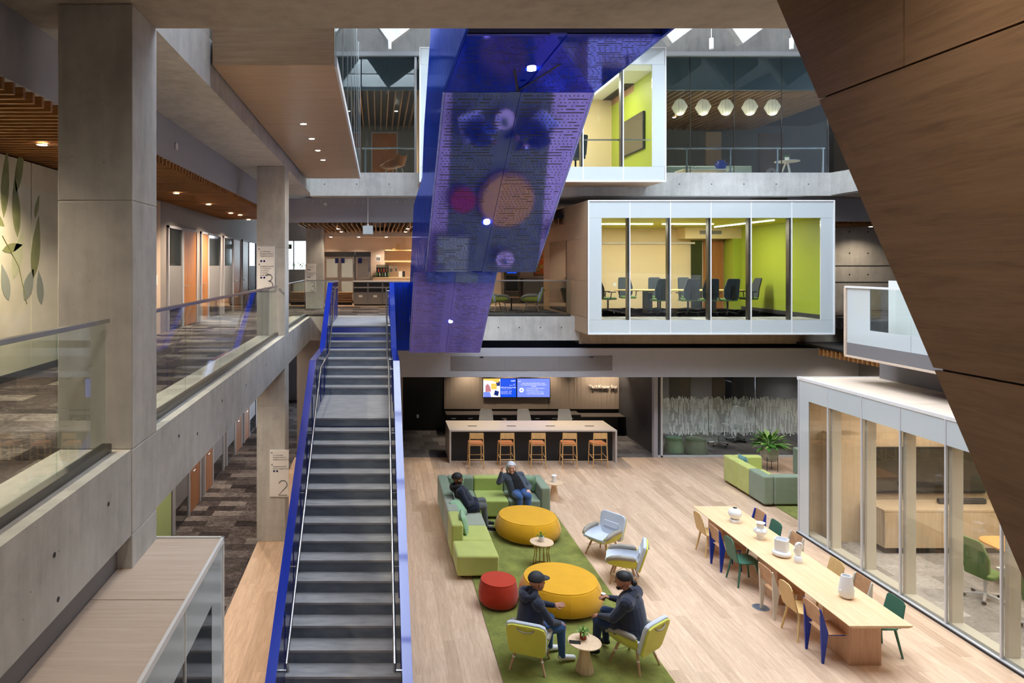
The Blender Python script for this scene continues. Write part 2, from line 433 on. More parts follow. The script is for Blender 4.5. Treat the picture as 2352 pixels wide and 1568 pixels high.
o = bpy.data.objects['beam_level4_back']
for i in range(16): MB().tube([(-1.6+i*.95, 20.101, 8.32), (-1.6+i*.95, 20.096, 8.32)], .018, 8).build('tie_hole', M['near_black'], o)
o = bpy.data.objects['beam_level3_back']
for i in range(5): MB().tube([(2.9+i*.62, 20.101, 4.1), (2.9+i*.62, 20.096, 4.1)], .018, 8).build('tie_hole', M['near_black'], o)
# columns: cast in lifts with a joint
def column(X, Y, cuts, label, w=.61):
    t = thing('column', label, 'column', (X, Y, 0), kind='structure')
    for a, b in zip(cuts[:-1], cuts[1:]):
        MB().box(0, w, 0, w, a+.004, b-.004).build('lift', M['concrete'], t, bev=.008)
    MB().box(.006, w-.006, .006, w-.006, cuts[0], cuts[-1]).build('core', M['concrete'], t)
column(-2.62, 5.57, (0, 3.72, Z3, 6.45, 8.06), 'nearest concrete column at the left')
column(-2.622, 14.66, (0, 2.9, Z3, 6.3, 8.06), 'second concrete column carrying two white signs')
column(-2.55, 23.8, (0, Z3, 8.0), 'third concrete column beside the kitchen')
# left walls
sbox('wall_left_lower', (-4.75, -4.53, -4, 33, 0, 4.1), M['taupe_wall'], 'corridor wall with doors on the lower level', 'wall')
sbox('wall_left_upper', (-5.05, -4.85, 10.3, 27.5, Z3, 8.06), M['taupe_wall'], 'corridor wall with doors on the upper level', 'wall')
sbox('wall_left_warm_lit', (-4.87, -4.83, 10.3, 15.1, Z3, 7.33), M['tan_wall'], 'corridor wall beside the doors, warm light painted in as tan', 'wall')  # tan colour stands in for warm light on this stretch of wall
sbox('wall_left_end', (-9, -8.8, -4, 33, 0, 15), M['grey_paint'], 'outer side wall of the building', 'wall')
sbox('wall_left_fascia', (-3.2, -3.06, -4, 20.6, 7.46, 8.06), M['grey_paint'], 'grey painted fascia over the slat ceiling', 'wall')
sbox('wall_grey_low', (-2.2, -2.135, -3, 5.57, 0, 3.72), M['grey_mid'], 'grey wall strip below the near beam', 'wall')
# back walls
sbox('wall_back', (-9, 18, 32.8, 33, 8.66, 15), M['grey_paint'], 'back wall of the top level', 'wall')
MB().box(-9, -4.35, 30, 30.2, 0, 8.06).box(-3.15, -2.4, 30, 30.2, 0, 8.06).box(-4.35, -3.15, 30, 30.2, 0, 4.9).box(-4.35, -3.15, 30, 30.2, 7.0, 8.06).build('wall_back_corridor', M['grey_mid'])
struct(bpy.data.objects['wall_back_corridor'], 'end wall of the corridor around the window', 'wall')
w = thing('window_1', 'bright window at the end of the corridor', 'window', kind='structure')
pbox('pane', (-4.35, -3.15, 30.08, 30.1, 4.9, 7.0), M['glass_clear'], w)
for xx in (-4.35, -3.77, -3.2): pbox('window_frame', (xx, xx+.05, 30.02, 30.14, 4.9, 7.0), M['grey_dark'], w)
sbox('wall_back_kitchen', (-2.45, 5.6, 27.8, 28, Z3, 8.0), M['peach_wall'], 'peach wall of the kitchen', 'wall')
sbox('wall_back_side', (-2.52, -2.4, 24.4, 30, Z3, 7.1), M['peach_wall'], 'short kitchen side wall by the column', 'wall')
sbox('ceiling_kitchen', (-2.6, 5.8, 26.9, 27.8, 7.06, 7.3), M['plaster'], 'plaster ceiling strip over the kitchen', 'ceiling')
sbox('ceiling_kitchen_void', (-2.6, 5.8, 21.3, 26.9, 7.42, 7.5), M['near_black'], 'dark ceiling above the slats', 'ceiling')
sbox('wall_back_fascia', (-3.06, 5.35, 21.1, 21.25, 7.26, 8.0), M['grey_paint'], 'grey painted fascia above the kitchen slats', 'wall')
o = bpy.data.objects['wall_back_fascia']
for i in range(28):
    MB().tube([(-2.3+i*.26, 21.1, 7.90), (-2.3+i*.26, 21.09, 7.90)], .016, 8).build('sprinkler_dot', M['white'], o)
MB().tube([(-1.65, 21.1, 7.82), (-1.65, 21.08, 7.82)], .05, 16).build('speaker_disc', M['white'], o)
sbox('wall_back_lower', (-2.45, .72, 20.42, 20.55, 0, 3.72), M['taupe_wall'], 'dark warm wall below the stair landing', 'wall')
sbox('wall_back_bar', (.72, 9.1, 24.55, 24.7, 0, 2.7), M['near_black'], 'black wall behind the bar', 'wall')
sbox('wall_right_bar', (8.62, 8.78, 21.2, 24.55, 0, 2.67), M['grey_dark'], 'dark return wall beside the bar', 'wall')
sbox('wall_left_bar', (.6, .72, 20.55, 24.6, 0, 2.67), M['near_black'], 'black side wall of the passage', 'wall')
sbox('ceiling_bar', (.6, 14, 20.04, 27, 2.67, 2.8), M['grey_dark'], 'low ceiling over the bar', 'ceiling')
FA = sbox('wall_front_fascia', (.4, 14.0, 19.92, 20.04, 2.67, 3.51), M['grey_paint'], 'long grey fascia over the bar', 'wall')
for i in range(3):
    a = 2.16+i*1.575
    pbox('vent_panel', (a-.06, a+1.503, 19.905, 19.925, 2.87, 3.28), M['grey_mid'], FA)
for a in (2.95, 6.15): pbox('vent_clip', (a, a+.1, 19.895, 19.906, 3.24, 3.27), M['near_black'], FA)
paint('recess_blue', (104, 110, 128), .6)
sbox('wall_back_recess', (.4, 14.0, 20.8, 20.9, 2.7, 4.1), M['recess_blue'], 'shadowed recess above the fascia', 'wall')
sbox('wall_right', (18, 18.2, -4, 33, 0, 15), M['grey_paint'], 'outer wall on the right', 'wall')
sbox('wall_front', (-9, 18, -4.2, -4, 0, 15), M['grey_paint'], 'outer wall behind the viewer', 'wall')
sbox('wall_right_concrete', (12.6, 18, 23.0, 23.2, Z3, 8.0), M['concrete'], 'board-marked concrete wall beyond the white box', 'wall')
o = bpy.data.objects['wall_right_concrete']
for i in range(5):
    for k in range(4):
        MB().tube([(14.0+i*.62, 23.0, 4.9+k*.72), (14.0+i*.62, 22.992, 4.9+k*.72)], .025, 8).build('tie_hole', M['near_black'], o)
for zz in (5.35, 5.9): pbox('form_joint', (12.6, 18, 22.992, 23.0, zz, zz+.03), M['grey_dark'], o)
sbox('wall_right_fascia', (12.6, 18, 20.9, 21.05, 7.28, 8.0), M['grey_paint'], 'grey fascia at the right above slats', 'wall')
sbox('wall_right_lower', (14.0, 14.2, 15.2, 29, 0, 4.1), M['grey_mid'], 'lower side wall at the right', 'wall')
sbox('wall_right_block', (11.0, 13.8, 5, 15.0, 3.452, 4.1), M['grey_mid'], 'grey wall block above the glass pod', 'wall')
# roof with sloping skylight beams
RF = MB().box(-9, -2.1, -4.2, 33, 14.8, 15.1).box(13.4, 18.2, -4.2, 33, 14.8, 15.1).box(-2.1, 13.4, -4.2, 6.9, 14.8, 15.1).box(-2.1, 13.4, 18.5, 33, 14.8, 15.1).build('roof', M['white'])
struct(RF, 'roof around the skylight', 'roof')
for i in range(5):
    MB().box(-2.1, 13.4, 8.2+i*2.2, 8.35+i*2.2, 14.3, 15.1).build('skylight_beam', M['white'], RF)
for i in range(9):      # folded baffles hanging in front of the back wall
    x0 = -1.55+i*1.85
    MB().prism([(x0, 11.75), (x0+.90, 12.42), (x0+.90, 14.8), (x0-.95, 14.8), (x0-.95, 13.08)], 17.9, 18.2, 'y').build('skylight_fin', M['concrete'], RF)

# slat ceilings: every slat is a piece
CS = sbox('ceiling_slats', (-4.9, -3.2, -2, 22, 7.9, 8.0), M['near_black'], 'timber slat ceiling over the left corridor', 'ceiling')
sl = MB().box(-4.88, -3.07, -.02, .02, 7.36, 7.5).mesh('slat', M['oak_slat'])
for i in range(108):
    o = bpy.data.objects.new('slat', sl); COL.objects.link(o); o.parent = CS; o.location = (0, 3.6+i*.165, 0)
CK = sbox('ceiling_kitchen_slats', (-2.6, 5.8, 21.3, 21.32, 7.40, 7.42), M['near_black'], 'pale-edged slat ceiling before the kitchen', 'ceiling')
sl = MB().box(-.016, .016, 21.26, 26.9, 7.20, 7.4).mesh('slat', M['slat_pale'])
for i in range(56):
    o = bpy.data.objects.new('slat', sl); COL.objects.link(o); o.parent = CK; o.location = (-2.5+i*.15, 0, 0)
CR = sbox('ceiling_right_slats', (12.6, 18, 21.05, 23, 7.45, 7.5), M['near_black'], 'slat ceiling beyond the white meeting box', 'ceiling')
sl = MB().box(-.02, .02, 21.06, 22.9, 7.2, 7.42).mesh('slat', M['oak_slat'])
for i in range(16):
    o = bpy.data.objects.new('slat', sl); COL.objects.link(o); o.parent = CR; o.location = (13.3+i*.17, 0, 0)
CL = sbox('ceiling_lower_right_slats', (12.3, 13.9, 15.3, 20.4, 3.62, 3.68), M['near_black'], 'slat ceiling above the glass pod roof', 'ceiling')
sl = MB().box(12.3, 13.8, -.02, .02, 3.42, 3.6).mesh('slat', M['oak_slat'])
for i in range(22):
    o = bpy.data.objects.new('slat', sl); COL.objects.link(o); o.parent = CL; o.location = (0, 15.5+i*.17, 0)

# downlights: fitting plus its lamp
def downlight(x, y, z, power, parent, warm=(1, .82, .6), r=.055, size=95, lamp=True, name='downlight'):
    o = MB().tube([(x, y, z+.004), (x, y, z-.006)], r, 14).build(name, M['lamp_glow'], parent)
    MB().lathe([(r*1.3, -.004), (r*1.3, .004), (r, .004), (r, -.004)], 14).at(0, 0, 0).build('ring', M['white'], o).location = (x, y, z)
    if lamp:
        li = bpy.data.lights.new('downlight_lamp', 'SPOT'); li.energy = power; li.color = warm; li.spot_size = R(size*1.45); li.spot_blend = .8; li.shadow_soft_size = .06
        lo = bpy.data.objects.new('downlight_lamp', li); COL.objects.link(lo); lo.location = (x, y, z-.03)
    return o
for (x_, y_) in ((97, 331), (405, 443), (479, 469), (530, 489), (571, 504)):
    p = gp(x_, y_, 7.35); downlight(p.x, p.y, 7.345, 230, CS)
for yy in (19.2, 5.2): downlight(-3.9, yy, 7.345, 200, CS)
for yy in (23.5, 25.6):
    for xx in (-1.4, 1.0, 3.6): downlight(xx, yy, 7.19, 60, CK)

# ---------------------------------------------------------------- doors along the corridors
paint('dark_glass_panel', (34, 38, 38), .08, coat=.6)
DN = [0]
def door_unit(X, y0, y1, z0, h, split, first, label):
    DN[0] += 1
    t = thing('door_%d' % DN[0], label, 'door', (X, 0, z0), kind='structure')
    f = MB().box(0, .05, y0, y0+.06, 0, h).box(0, .05, y1-.06, y1, 0, h).box(0, .05, y0, y1, h-.06, h).box(0, .05, split-.04, split+.04, 0, h)
    f.build('door_frame', M['grey_paint'], t)
    a = (y0+.06, split-.04); b = (split+.04, y1-.06)
    gl, wd = (a, b) if first == 'glass' else (b, a)
    o = pbox('pane', (.005, .02, gl[0], gl[1], .05, h-.06), M['dark_glass_panel'], t)
    pbox('film_band', (.02, .022, gl[0]+.03, gl[1]-.03, .5, 1.5), M['grey_mid'], o)
    o = pbox('door_leaf', (.005, .03, wd[0], wd[1], .01, h-.06), M['walnut_door'], t)
    MB().tube([(.03, wd[0]+.12, 1.0), (.09, wd[0]+.12, 1.0), (.09, wd[0]+.26, 1.0)], .012, 6).build('door_handle', M['steel'], o)
for i, (a, s, b, f) in enumerate(((15.6, 16.8, 18.1, 'glass'), (18.5, 19.3, 20.8, 'wood'), (21.2, 22.6, 23.9, 'glass'), (24.1, 25.3, 26.8, 'wood'))):
    door_unit(-4.85, a, b, Z3, 2.43, s, f, 'oak door with dark sidelight, number %d along the upper corridor' % (i+1))
for i, (a, s, b, f) in enumerate(((15.0, 16.2, 17.2, 'glass'), (17.6, 18.5, 19.8, 'wood'), (20.2, 21.4, 22.4, 'glass'), (22.8, 23.7, 25.0, 'wood'))):
    door_unit(-4.53, a, b, 0, 2.43, s, f, 'oak door with dark sidelight, number %d along the lower corridor' % (i+1))
sbox('trim_2', (-4.54, -4.5, 13.6, 14.8, 0, 2.4), M['pale_green'], 'pale green panel on the lower corridor wall', 'panel')
# printed leaf screen at the far left
sc = thing('leaf_screen', 'frosted glass screen printed with large green leaves', 'screen')
t = NT('leaf_glass'); v = t.coord(); f = t.noise(v, .8, 3)
t.col(t.ramp(f, [(.3, lin((196, 196, 172))), (.6, lin((226, 222, 200)))])); t.b.inputs['Roughness'].default_value = .12; t.b.inputs['Coat Weight'].default_value = .4
for a, b in ((4.0, 6.6), (6.62, 9.42), (9.44, 10.25)):
    pbox('pane', (-4.84, -4.80, a, b, Z3+.1, 7.34), M['leaf_glass'], sc)
pbox('base_rail', (-4.85, -4.79, 4.0, 10.25, Z3, Z3+.1), M['grey_dark'], sc)
paint('leaf_print', (136, 142, 92), .5, var=.2); paint('leaf_print_pale', (184, 190, 154), .5, var=.1); paint('leaf_grey', (150, 158, 146), .5)
def leaf(cy, cz, L, W, ang, mat):
    pts = []
    for k in range(9):
        a = k/8; pts.append((a*L, W*math.sin(PI*a**.8)))
    out = pts+[(a, -b) for a, b in pts[-2:0:-1]]
    ca, sa = math.cos(ang), math.sin(ang)
    MB().prism([(cy+a*ca-b*sa, cz+a*sa+b*ca) for a, b in out], -4.799, -4.796, 'x').build('leaf', M[mat], sc)
for (x_, y_, L, W, a, m) in ((8, 500, .9, .09, 85, 'leaf_print'), (36, 444, .75, .085, 75, 'leaf_print'), (40, 545, .8, .1, 95, 'leaf_print'), (10, 520, .5, .06, 150, 'leaf_print'),
        (76, 640, .9, .12, 80, 'leaf_print'), (80, 500, .35, .05, 70, 'leaf_print'), (30, 640, .7, .12, 70, 'leaf_print_pale'), (5, 575, .5, .06, 10, 'leaf_print'), (55, 690, .5, .12, 60, 'leaf_grey'), (20, 690, .5, .1, 110, 'leaf_grey'), (95, 700, .5, .1, 100, 'leaf_grey')):
    Y = 4.8*1568/(870-x_); p = px(x_, y_, Y); leaf(Y, p.z, L, W, R(a), m)
MB().tube([(-4.797, 8.7, 6.3), (-4.797, 9.1, 5.9), (-4.797, 9.3, 5.4)], .008, 5).build('leaf_stem', M['leaf_print'], sc)

# ---------------------------------------------------------------- glass balustrade along the left edge
def balustrade(name, label, pts, joints, z0, h=1.04):
    "runs from pts[0] to pts[1]; joints are fractions"
    (xa, ya), (xb, yb) = pts; L = math.hypot(xb-xa, yb-ya); ang = math.atan2(yb-ya, xb-xa)
    t = thing(name, label, 'balustrade', (xa, ya, z0), ang)
    for a, b in zip(joints[:-1], joints[1:]):
        pbox('pane', (a+.004, b-.004, -.008, .008, .02, h), M['glass_rail'], t)
    pbox('top_rail', (0, L, -.025, .025, h, h+.035), M['steel'], t, bev=.004)
    pbox('floor_channel', (0, L, -.04, .04, 0, .07), M['steel_dark'], t, bev=.004)
    return t
balustrade('glass_balustrade', 'glass balustrade with steel rail left of the nearest column', [(-2.19, 1.45), (-2.19, 5.5)], [0, 1.5, 3.19, 4.0], Z3)
balustrade('glass_balustrade', 'long glass balustrade between the two nearest columns', [(-2.19, 6.2), (-2.19, 14.62)], [0, 1.53, 3.23, 4.95, 6.65, 8.4], Z3)
balustrade('glass_balustrade', 'glass balustrade between the second column and the stairs', [(-2.19, 15.3), (-2.19, 20.15)], [0, 1.6, 3.2, 4.8], Z3)
balustrade('glass_balustrade', 'short glass balustrade meeting the stair head', [(-2.15, 20.2), (-1.3, 20.2)], [0, .85], Z3)
balustrade('glass_balustrade', 'glass balustrade in front of the lime lounge chairs', [(2.75, 20.25), (5.68, 20.25)], [0, 1.46, 2.93], Z3)

# ---------------------------------------------------------------- oak volume hanging on the left, level 4
OV = thing('partition_oak_volume', 'oak-clad overhang with four downlights above the left corridor', 'overhang', kind='structure')
for a, b in zip((8.2, 9.9, 11.6, 13.3, 15.0, 16.9), (9.9, 11.6, 13.3, 15.0, 16.9, 18.8)):
    pbox('soffit_panel', (-1.99, -.53, a+.004, b-.004, 8.32, 8.36), M['oak_panel_x'], OV)
pbox('deck', (-1.99, -.55, 8.22, 18.78, 8.36, Z4), M['concrete'], OV)
pbox('front_panel', (-1.99, -.53, 8.17, 8.2, 8.32, 10.6), M['oak_panel_x'], OV)
pbox('edge_trim', (-.53, -.50, 8.17, 18.8, 8.30, 8.42), M['light_metal'], OV)
for i in range(7):
    pbox('pane', (-.525, -.51, 8.2+i*1.515, 8.2+i*1.515+1.505, 8.42, 11.6), M['glass_tint'], OV)
    pbox('pane_joint', (-.53, -.505, 8.2+i*1.515+1.505, 8.2+i*1.515+1.515, 8.42, 11.6), M['steel'], OV)
pbox('back_wall', (-2.02, -1.95, 8.3, 18.8, Z4, 11.6), M['grey_paint'], OV)
for (x_, y_) in ((697, 284), (716, 318), (730, 345), (742, 367)):
    p = gp(x_, y_, 8.32); downlight(p.x, p.y, 8.318, 25, OV, r=.05)

# ---------------------------------------------------------------- oak wall with slanting edge, near right
XW = 3.0
def wy(z): return 5.14+(z-(CZ+1.99))*.5694*1.0   # slanting edge: depth as a function of height
OW = thing('wall_right_oak', 'large dark oak-panelled wall with slanting edge on the right', 'wall', kind='structure')
def wpanel(pts):
    MB().prism(pts, XW, XW+.03, 'x').build('panel', M['oak_panel_dark'], OW)
g = .006
zA = CZ+1.1345; zB = CZ-.556        # level joints
ty = wy(8.05)
wpanel([(wy(zB+g), zB+g), (wy(zA-g), zA-g), (1.6, zA-g), (1.6, zB+g)])
wpanel([(3.9+g, zA+g), (wy(zA+g), zA+g), (ty, 8.05), (3.9+g, 8.05)])
wpanel([(1.6, zA+g), (3.9-g, zA+g), (3.9-g, 8.05), (1.6, 8.05)])
zC = CZ-1.75
wpanel([(wy(zC), zC), (wy(zB-g), zB-g), (1.6, zB-g), (1.6, zC)])
MB().prism([(wy(zC)-.02, zC), (ty-.02, 8.06), (1.6, 8.06), (1.6, zC)], XW+.03, XW+.9, 'x').build('backing', M['near_black'], OW)
# ================================================================== STAIRS
ST = thing('staircase', 'long grey concrete staircase with bright blue guards', 'staircase')
XL, XR = -1.2, .29
tr, rs, n0, zl, run = .17, .17, 12.81, 3.06, .293
def tread(y0, y1, z, zr):
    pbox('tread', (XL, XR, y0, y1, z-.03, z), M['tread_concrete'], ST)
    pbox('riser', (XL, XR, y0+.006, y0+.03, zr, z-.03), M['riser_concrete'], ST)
tread(n0, 15.14, zl, zl-tr)
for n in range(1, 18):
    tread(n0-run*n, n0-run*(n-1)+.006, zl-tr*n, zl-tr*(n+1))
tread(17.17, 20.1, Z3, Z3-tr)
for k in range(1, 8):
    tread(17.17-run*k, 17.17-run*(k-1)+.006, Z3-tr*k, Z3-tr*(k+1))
def sz(Y):     # nosing line
    if Y > 17.17: return Z3
    if Y > 15.12: return Z3-(17.17-Y)*tr/run
    if Y > n0: return zl
    return max(0, zl-(n0-Y)*tr/run)
ys = (7.45, n0, 15.0, 17.3, 20.05)
under = [(7.6, .02), (n0+.2, zl-.42), (15.2, zl-.42), (17.3, Z3-.5), (20.05, Z3-.5)]
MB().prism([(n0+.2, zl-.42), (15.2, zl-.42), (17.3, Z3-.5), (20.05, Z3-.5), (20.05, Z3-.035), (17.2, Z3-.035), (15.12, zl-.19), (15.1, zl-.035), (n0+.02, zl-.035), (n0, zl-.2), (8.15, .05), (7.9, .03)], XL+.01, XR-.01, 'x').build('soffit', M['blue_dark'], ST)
top = [(7.3, .85), (7.87, 1.19), (n0+.03, 4.12), (15.0, 4.10), (17.45, 5.47), (20.05, 5.47)]
bot = [(20.05, Z3-.55), (17.3, Z3-.55), (15.2, zl-.47), (n0+.2, zl-.47), (7.5, .01), (7.3, .01)]
def guard(x0, x1, side, tp, bt):
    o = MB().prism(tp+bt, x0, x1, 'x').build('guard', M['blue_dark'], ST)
    c = MB()
    for (a, za), (b, zb) in zip(tp[:-1], tp[1:]):
        d = math.atan2(zb-za, b-a); L = math.hypot(b-a, zb-za)
        m = MB().at(0, a, za, rx=d); m.box(x0-.02, x1+.02, 0, L, 0, .02)
        m.build('cap', M['blue_paint'], o)
    # pressed ribs standing on the inner face
    for i in range(14):
        Y = 7.8+i*.9
        if Y > 19.8: break
        xr = (x1, x1+.012) if side > 0 else (x0-.012, x0)
        zt = sz(Y)
        MB().box(xr[0], xr[1], Y, Y+.05, zt+.05, zt+.8).build('rib', M['blue_paint'], o)
guard(-1.28, -1.2, 1, top, bot)
guard(.29, .37, -1, top[:4]+[(17.45, 5.47), (17.75, 5.47)], [(17.75, Z3-.55), (17.3, Z3-.55)]+bot[2:])
def rail(X, gx, ytop):
    pts = [(X, 8.3, sz(8.3)+.55), (X, 8.12, sz(8.12)+.86)]
    pts += [(X, n0+.1, zl+.93), (X, 15.0, zl+.93), (X, 17.25, Z3+.93), (X, ytop, Z3+.93)]
    o = MB().tube(pts, .02, 10).build('handrail', M['steel'], ST, smooth=True)
    pts2 = [(X, 8.3, sz(8.3)+.55), (gx, 8.3, sz(8.3)+.55)]
    MB().tube(pts2, .02, 8).build('handrail_return', M['steel'], o)
    for Y in (9.3, 10.4, 11.5, 13.2, 14.6, 16.0, 17.4):
        z = (zl+.93-(n0+.1-Y)*tr/run if Y < n0+.1 else (zl+.93 if Y < 15 else (zl+.93+(Y-15)*(Z3-zl)/2.25 if Y < 17.25 else Z3+.93)))
        MB().tube([(X, Y, z-.01), (X, Y, z-.07), (gx, Y, z-.07)], .009, 6).build('rail_bracket', M['steel'], o)
rail(-1.10, -1.2, 18.1); rail(.19, .29, 17.6)
# ---------------------------------------------------------------- blue flight above: reflective soffit
US = thing('staircase', 'reflective perforated blue metal underside of the upper flight', 'staircase')
A, B, SP0, SP1 = .83, 2.68, 1.62, 1.78
prof = [(6.45, 8.09), (8.55, 8.09), (11.8, 5.81), (15.6, 5.77), (18.2, 3.6)]
rp = random.Random(11)
for si, ((ya, za), (yb, zb)) in enumerate(zip(prof[:-1], prof[1:])):
    ang = math.atan2(zb-za, yb-ya); L = math.hypot(yb-ya, zb-za)
    cuts = {0: [0, L], 1: [0, L*.43, L], 2: [0, L], 3: [0, L*.6, L]}[si]
    for (c0, c1) in zip(cuts[:-1], cuts[1:]):
        for x0, x1 in ((A, SP0), (SP1, B)):
            o = MB().at(0, ya, za, rx=ang).box(x0+.002, x1-.002, c0+.003, c1-.003, 0, .02).build('soffit_panel', M['blue_mirror'], US)
            if si == 2: continue
            p = MB().at(0, ya, za, rx=ang); s = c0+.05; row = 0
            while s < c1-.03:
                x = x0+.04+(.025 if row % 2 else 0); kind = rp.random()
                while x < x1-.06:
                    if rp.random() < .2+.25*(kind > .5):
                        l = min(rp.choice((.12, .12, .25, .38)), x1-.03-x)
                        p.add([(x, s, -.0015), (x+l, s, -.0015), (x+l, s+.013, -.0015), (x, s+.013, -.0015)], [(0, 1, 2, 3)]); x += l+.06
                    else:
                        for _ in range(rp.randint(1, 4)):
                            if x > x1-.03: break
                            p.add([(x, s, -.0015), (x+.015, s, -.0015), (x+.015, s+.015, -.0015), (x, s+.015, -.0015)], [(0, 1, 2, 3)]); x += .055
                s += .056; row += 1
            q = p.build('perforation', M['black'], o); q['kind'] = 'stuff'
    MB().at(0, ya, za, rx=ang).box(SP0, SP1, .003, L-.003, .012, .03).build('spine_strip', M['blue_mirror'], US)
# dark forked gap in the landing soffit
for x1, y1 in ((1.50, 7.55), (1.95, 7.35)):
    dx, dy = x1-1.73, y1-8.5; l = math.hypot(dx, dy)
    MB().at(1.73, 8.5, 8.0875, rz=math.atan2(dy, dx)).box(0, l, -.014, .014, -.001, .0015).build('fork_gap', M['black'], US)
for (x_, Y) in ((1.69, 7.55), (1.69, 10.68), (1.80, 17.1)):
    z = {7.55: 8.088, 10.68: 8.09-(10.68-8.55)*.7015, 17.1: 5.77-1.5*.8346}[Y]
    a = 0 if Y < 8 else (-.61 if Y < 12 else -.696)
    o = MB().at(x_, Y, z+.006, rx=a).tube([(0, 0, 0), (0, 0, -.012)], .05, 16).build('spotlight', M['lamp_glow'], US)
    li = bpy.data.lights.new('stair_lamp', 'SPOT'); li.energy = 5; li.color = (1, .93, .85); li.spot_size = R(100); li.spot_blend = .6
    lo = bpy.data.objects.new('stair_lamp', li); COL.objects.link(lo); lo.location = (x_, Y-.03, z-.06)
MB().at(1.70, 8.05, 8.1).tube([(0, 0, 0), (0, 0, -.012)], .035, 14).build('detector', M['blue_mirror'], US)
# side screens, body and steps of the flight
gt = [(6.2, 10.6), (10.0, 9.95), (12.05, 8.38), (12.6, 7.55), (15.6, 7.3), (17.6, 5.47), (18.25, 5.47)]
gb = [(18.25, 3.6)]+prof[::-1][1:]+[(6.2, 8.09)]
MB().prism(gt+gb, A-.03, A-.002, 'x').build('guard', M['blue_brushed'], US)
MB().prism(gt+gb, B+.002, B+.03, 'x').build('guard', M['blue_brushed'], US)
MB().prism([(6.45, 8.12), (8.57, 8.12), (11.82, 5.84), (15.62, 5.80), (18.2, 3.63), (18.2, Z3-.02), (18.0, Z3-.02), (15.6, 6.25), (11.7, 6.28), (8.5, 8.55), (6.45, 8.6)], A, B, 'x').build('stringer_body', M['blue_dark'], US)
for k in range(10):
    pbox('tread', (A+.02, B-.02, 18.0-.265*(k+1), 18.0-.265*k, Z3+.18*(k+1)-.05, Z3+.18*(k+1)), M['tread_concrete'], US)
pbox('landing', (A+.02, B-.02, 11.9, 15.35, 6.29, 6.33), M['tread_concrete'], US)
for k in range(12):
    pbox('tread', (A+.02, B-.02, 11.9-.275*(k+1), 11.9-.275*k, 6.33+.192*(k+1)-.05, 6.33+.192*(k+1)), M['tread_concrete'], US)
# perforated panel between the flights
pp = thing('guard_panel', 'perforated glossy blue panel beside the stair head', 'panel', (.385, 17.7, 0))
MB().box(0, .41, 0, .02, 3.72, 5.49).build('sheet', M['blue_paint'], pp, bev=.004)
q = MB(); rp = random.Random(5)
for i in range(9):
    z = 4.0
    while z < 5.35:
        if i % 2: l = rp.choice((.05, .12, .25)); w_ = .017
        else: l = .012; w_ = .017
        q.box(.05+i*.038, .05+i*.038+w_, -.002, 0, z, min(z+l, 5.4)); z += l+(.05 if i % 2 else .045)
q.build('perforation', M['black'], pp)['kind'] = 'stuff'
pbox('floor_landing_edge', (.29, 2.75, 17.75, 20.1, Z3-.12, Z3-.002), M['concrete'], None)
struct(bpy.data.objects['floor_landing_edge'], 'landing slab linking the two flights', 'slab')

# ================================================================== WHITE GLASS BOXES
def glass_box(label, x0, x1, z0, z1, ix0, ix1, iz0, iz1, Y, Yb, mull, wl, wr, wb, wc, side, bottom):
    t = thing('partition', label, 'meeting box', (0, 0, 0), kind='structure')
    ed = .035
    for n_, b in (('edge_trim', (x0, x1, Y-.02, Y+.05, z1-ed, z1)), ('edge_trim', (x0, x1, Y-.02, Y+.05, z0, z0+ed)), ('edge_trim', (x0, x0+ed, Y-.02, Y+.05, z0+ed, z1-ed)), ('edge_trim', (x1-ed, x1, Y-.02, Y+.05, z0+ed, z1-ed))):
        pbox(n_, b, M['white_frame'], t)
    xs = [x0+ed]+list(mull)+[x1-ed]
    for a, b in zip(xs[:-1], xs[1:]):
        pbox('frosted_panel', (a+.008, b-.008, Y, Y+.04, z0+ed, iz0), M['frosted_panel'], t)
        pbox('frosted_panel', (a+.008, b-.008, Y, Y+.04, iz1, z1-ed), M['frosted_panel'], t)
        pbox('pane', (max(a, ix0)+.012, min(b, ix1)-.012, Y+.01, Y+.025, iz0, iz1), M['glass_clear'], t)
    pbox('frosted_panel', (x0+ed, ix0, Y, Y+.04, iz0+.004, iz1-.004), M['frosted_panel'], t)
    pbox('frosted_panel', (ix1, x1-ed, Y, Y+.04, iz0+.004, iz1-.004), M['frosted_panel'], t)
    for a in mull:
        pbox('mullion', (a-.012, a+.012, Y-.006, Y+.03, z0+ed, z1-ed), M['white_frame'], t)
        pbox('mullion_fin', (a-.05, a+.01, Y+.045, Y+.2, iz0, iz1), M['steel_dark'], t)
    pbox('floor_slab', (x0+.13, x1-.13, Y+.05, Yb, iz0-.06, iz0), M['carpet_light'], t)
    pbox('ceiling_panel', (x0+.13, x1-.13, Y+.05, Yb, iz1, iz1+.06), M[wc], t)
    pbox('inner_wall', (x0+.1, x0+.14, Y+.05, Yb, iz0, iz1), M[wl], t)
    pbox('inner_wall', (x1-.14, x1-.1, Y+.05, Yb, iz0, iz1), M[wr], t)
    pbox('inner_wall', (x0+.13, x1-.13, Yb-.06, Yb, iz0, iz1), M[wb], t)
    pbox('roof_panel', (x0+.03, x1-.03, Y+.05, Yb+.05, z1-.08, z1-.02), M['white'], t)
    pbox('soffit_panel', (x0+.03, x1-.03, Y+.05, Yb+.05, z0+.01, z0+.06), M[bottom], t)
    return t
MB3 = glass_box('white framed glass meeting box with lime wall, level with the viewer', 5.77, 12.58, 4.02, 7.73, 6.15, 12.2, Z3, 7.24, 18.84, 24.1,
    (6.93, 8.05, 9.17, 10.28, 11.4), 'beige_wall', 'lime_wall', 'beige_wall', 'lime_ceiling', None, 'oak_panel_x')
zc = (4.02, 4.48, 5.49, 6.69, 7.73); yc = (18.86, 20.1, 22.0, 23.9)
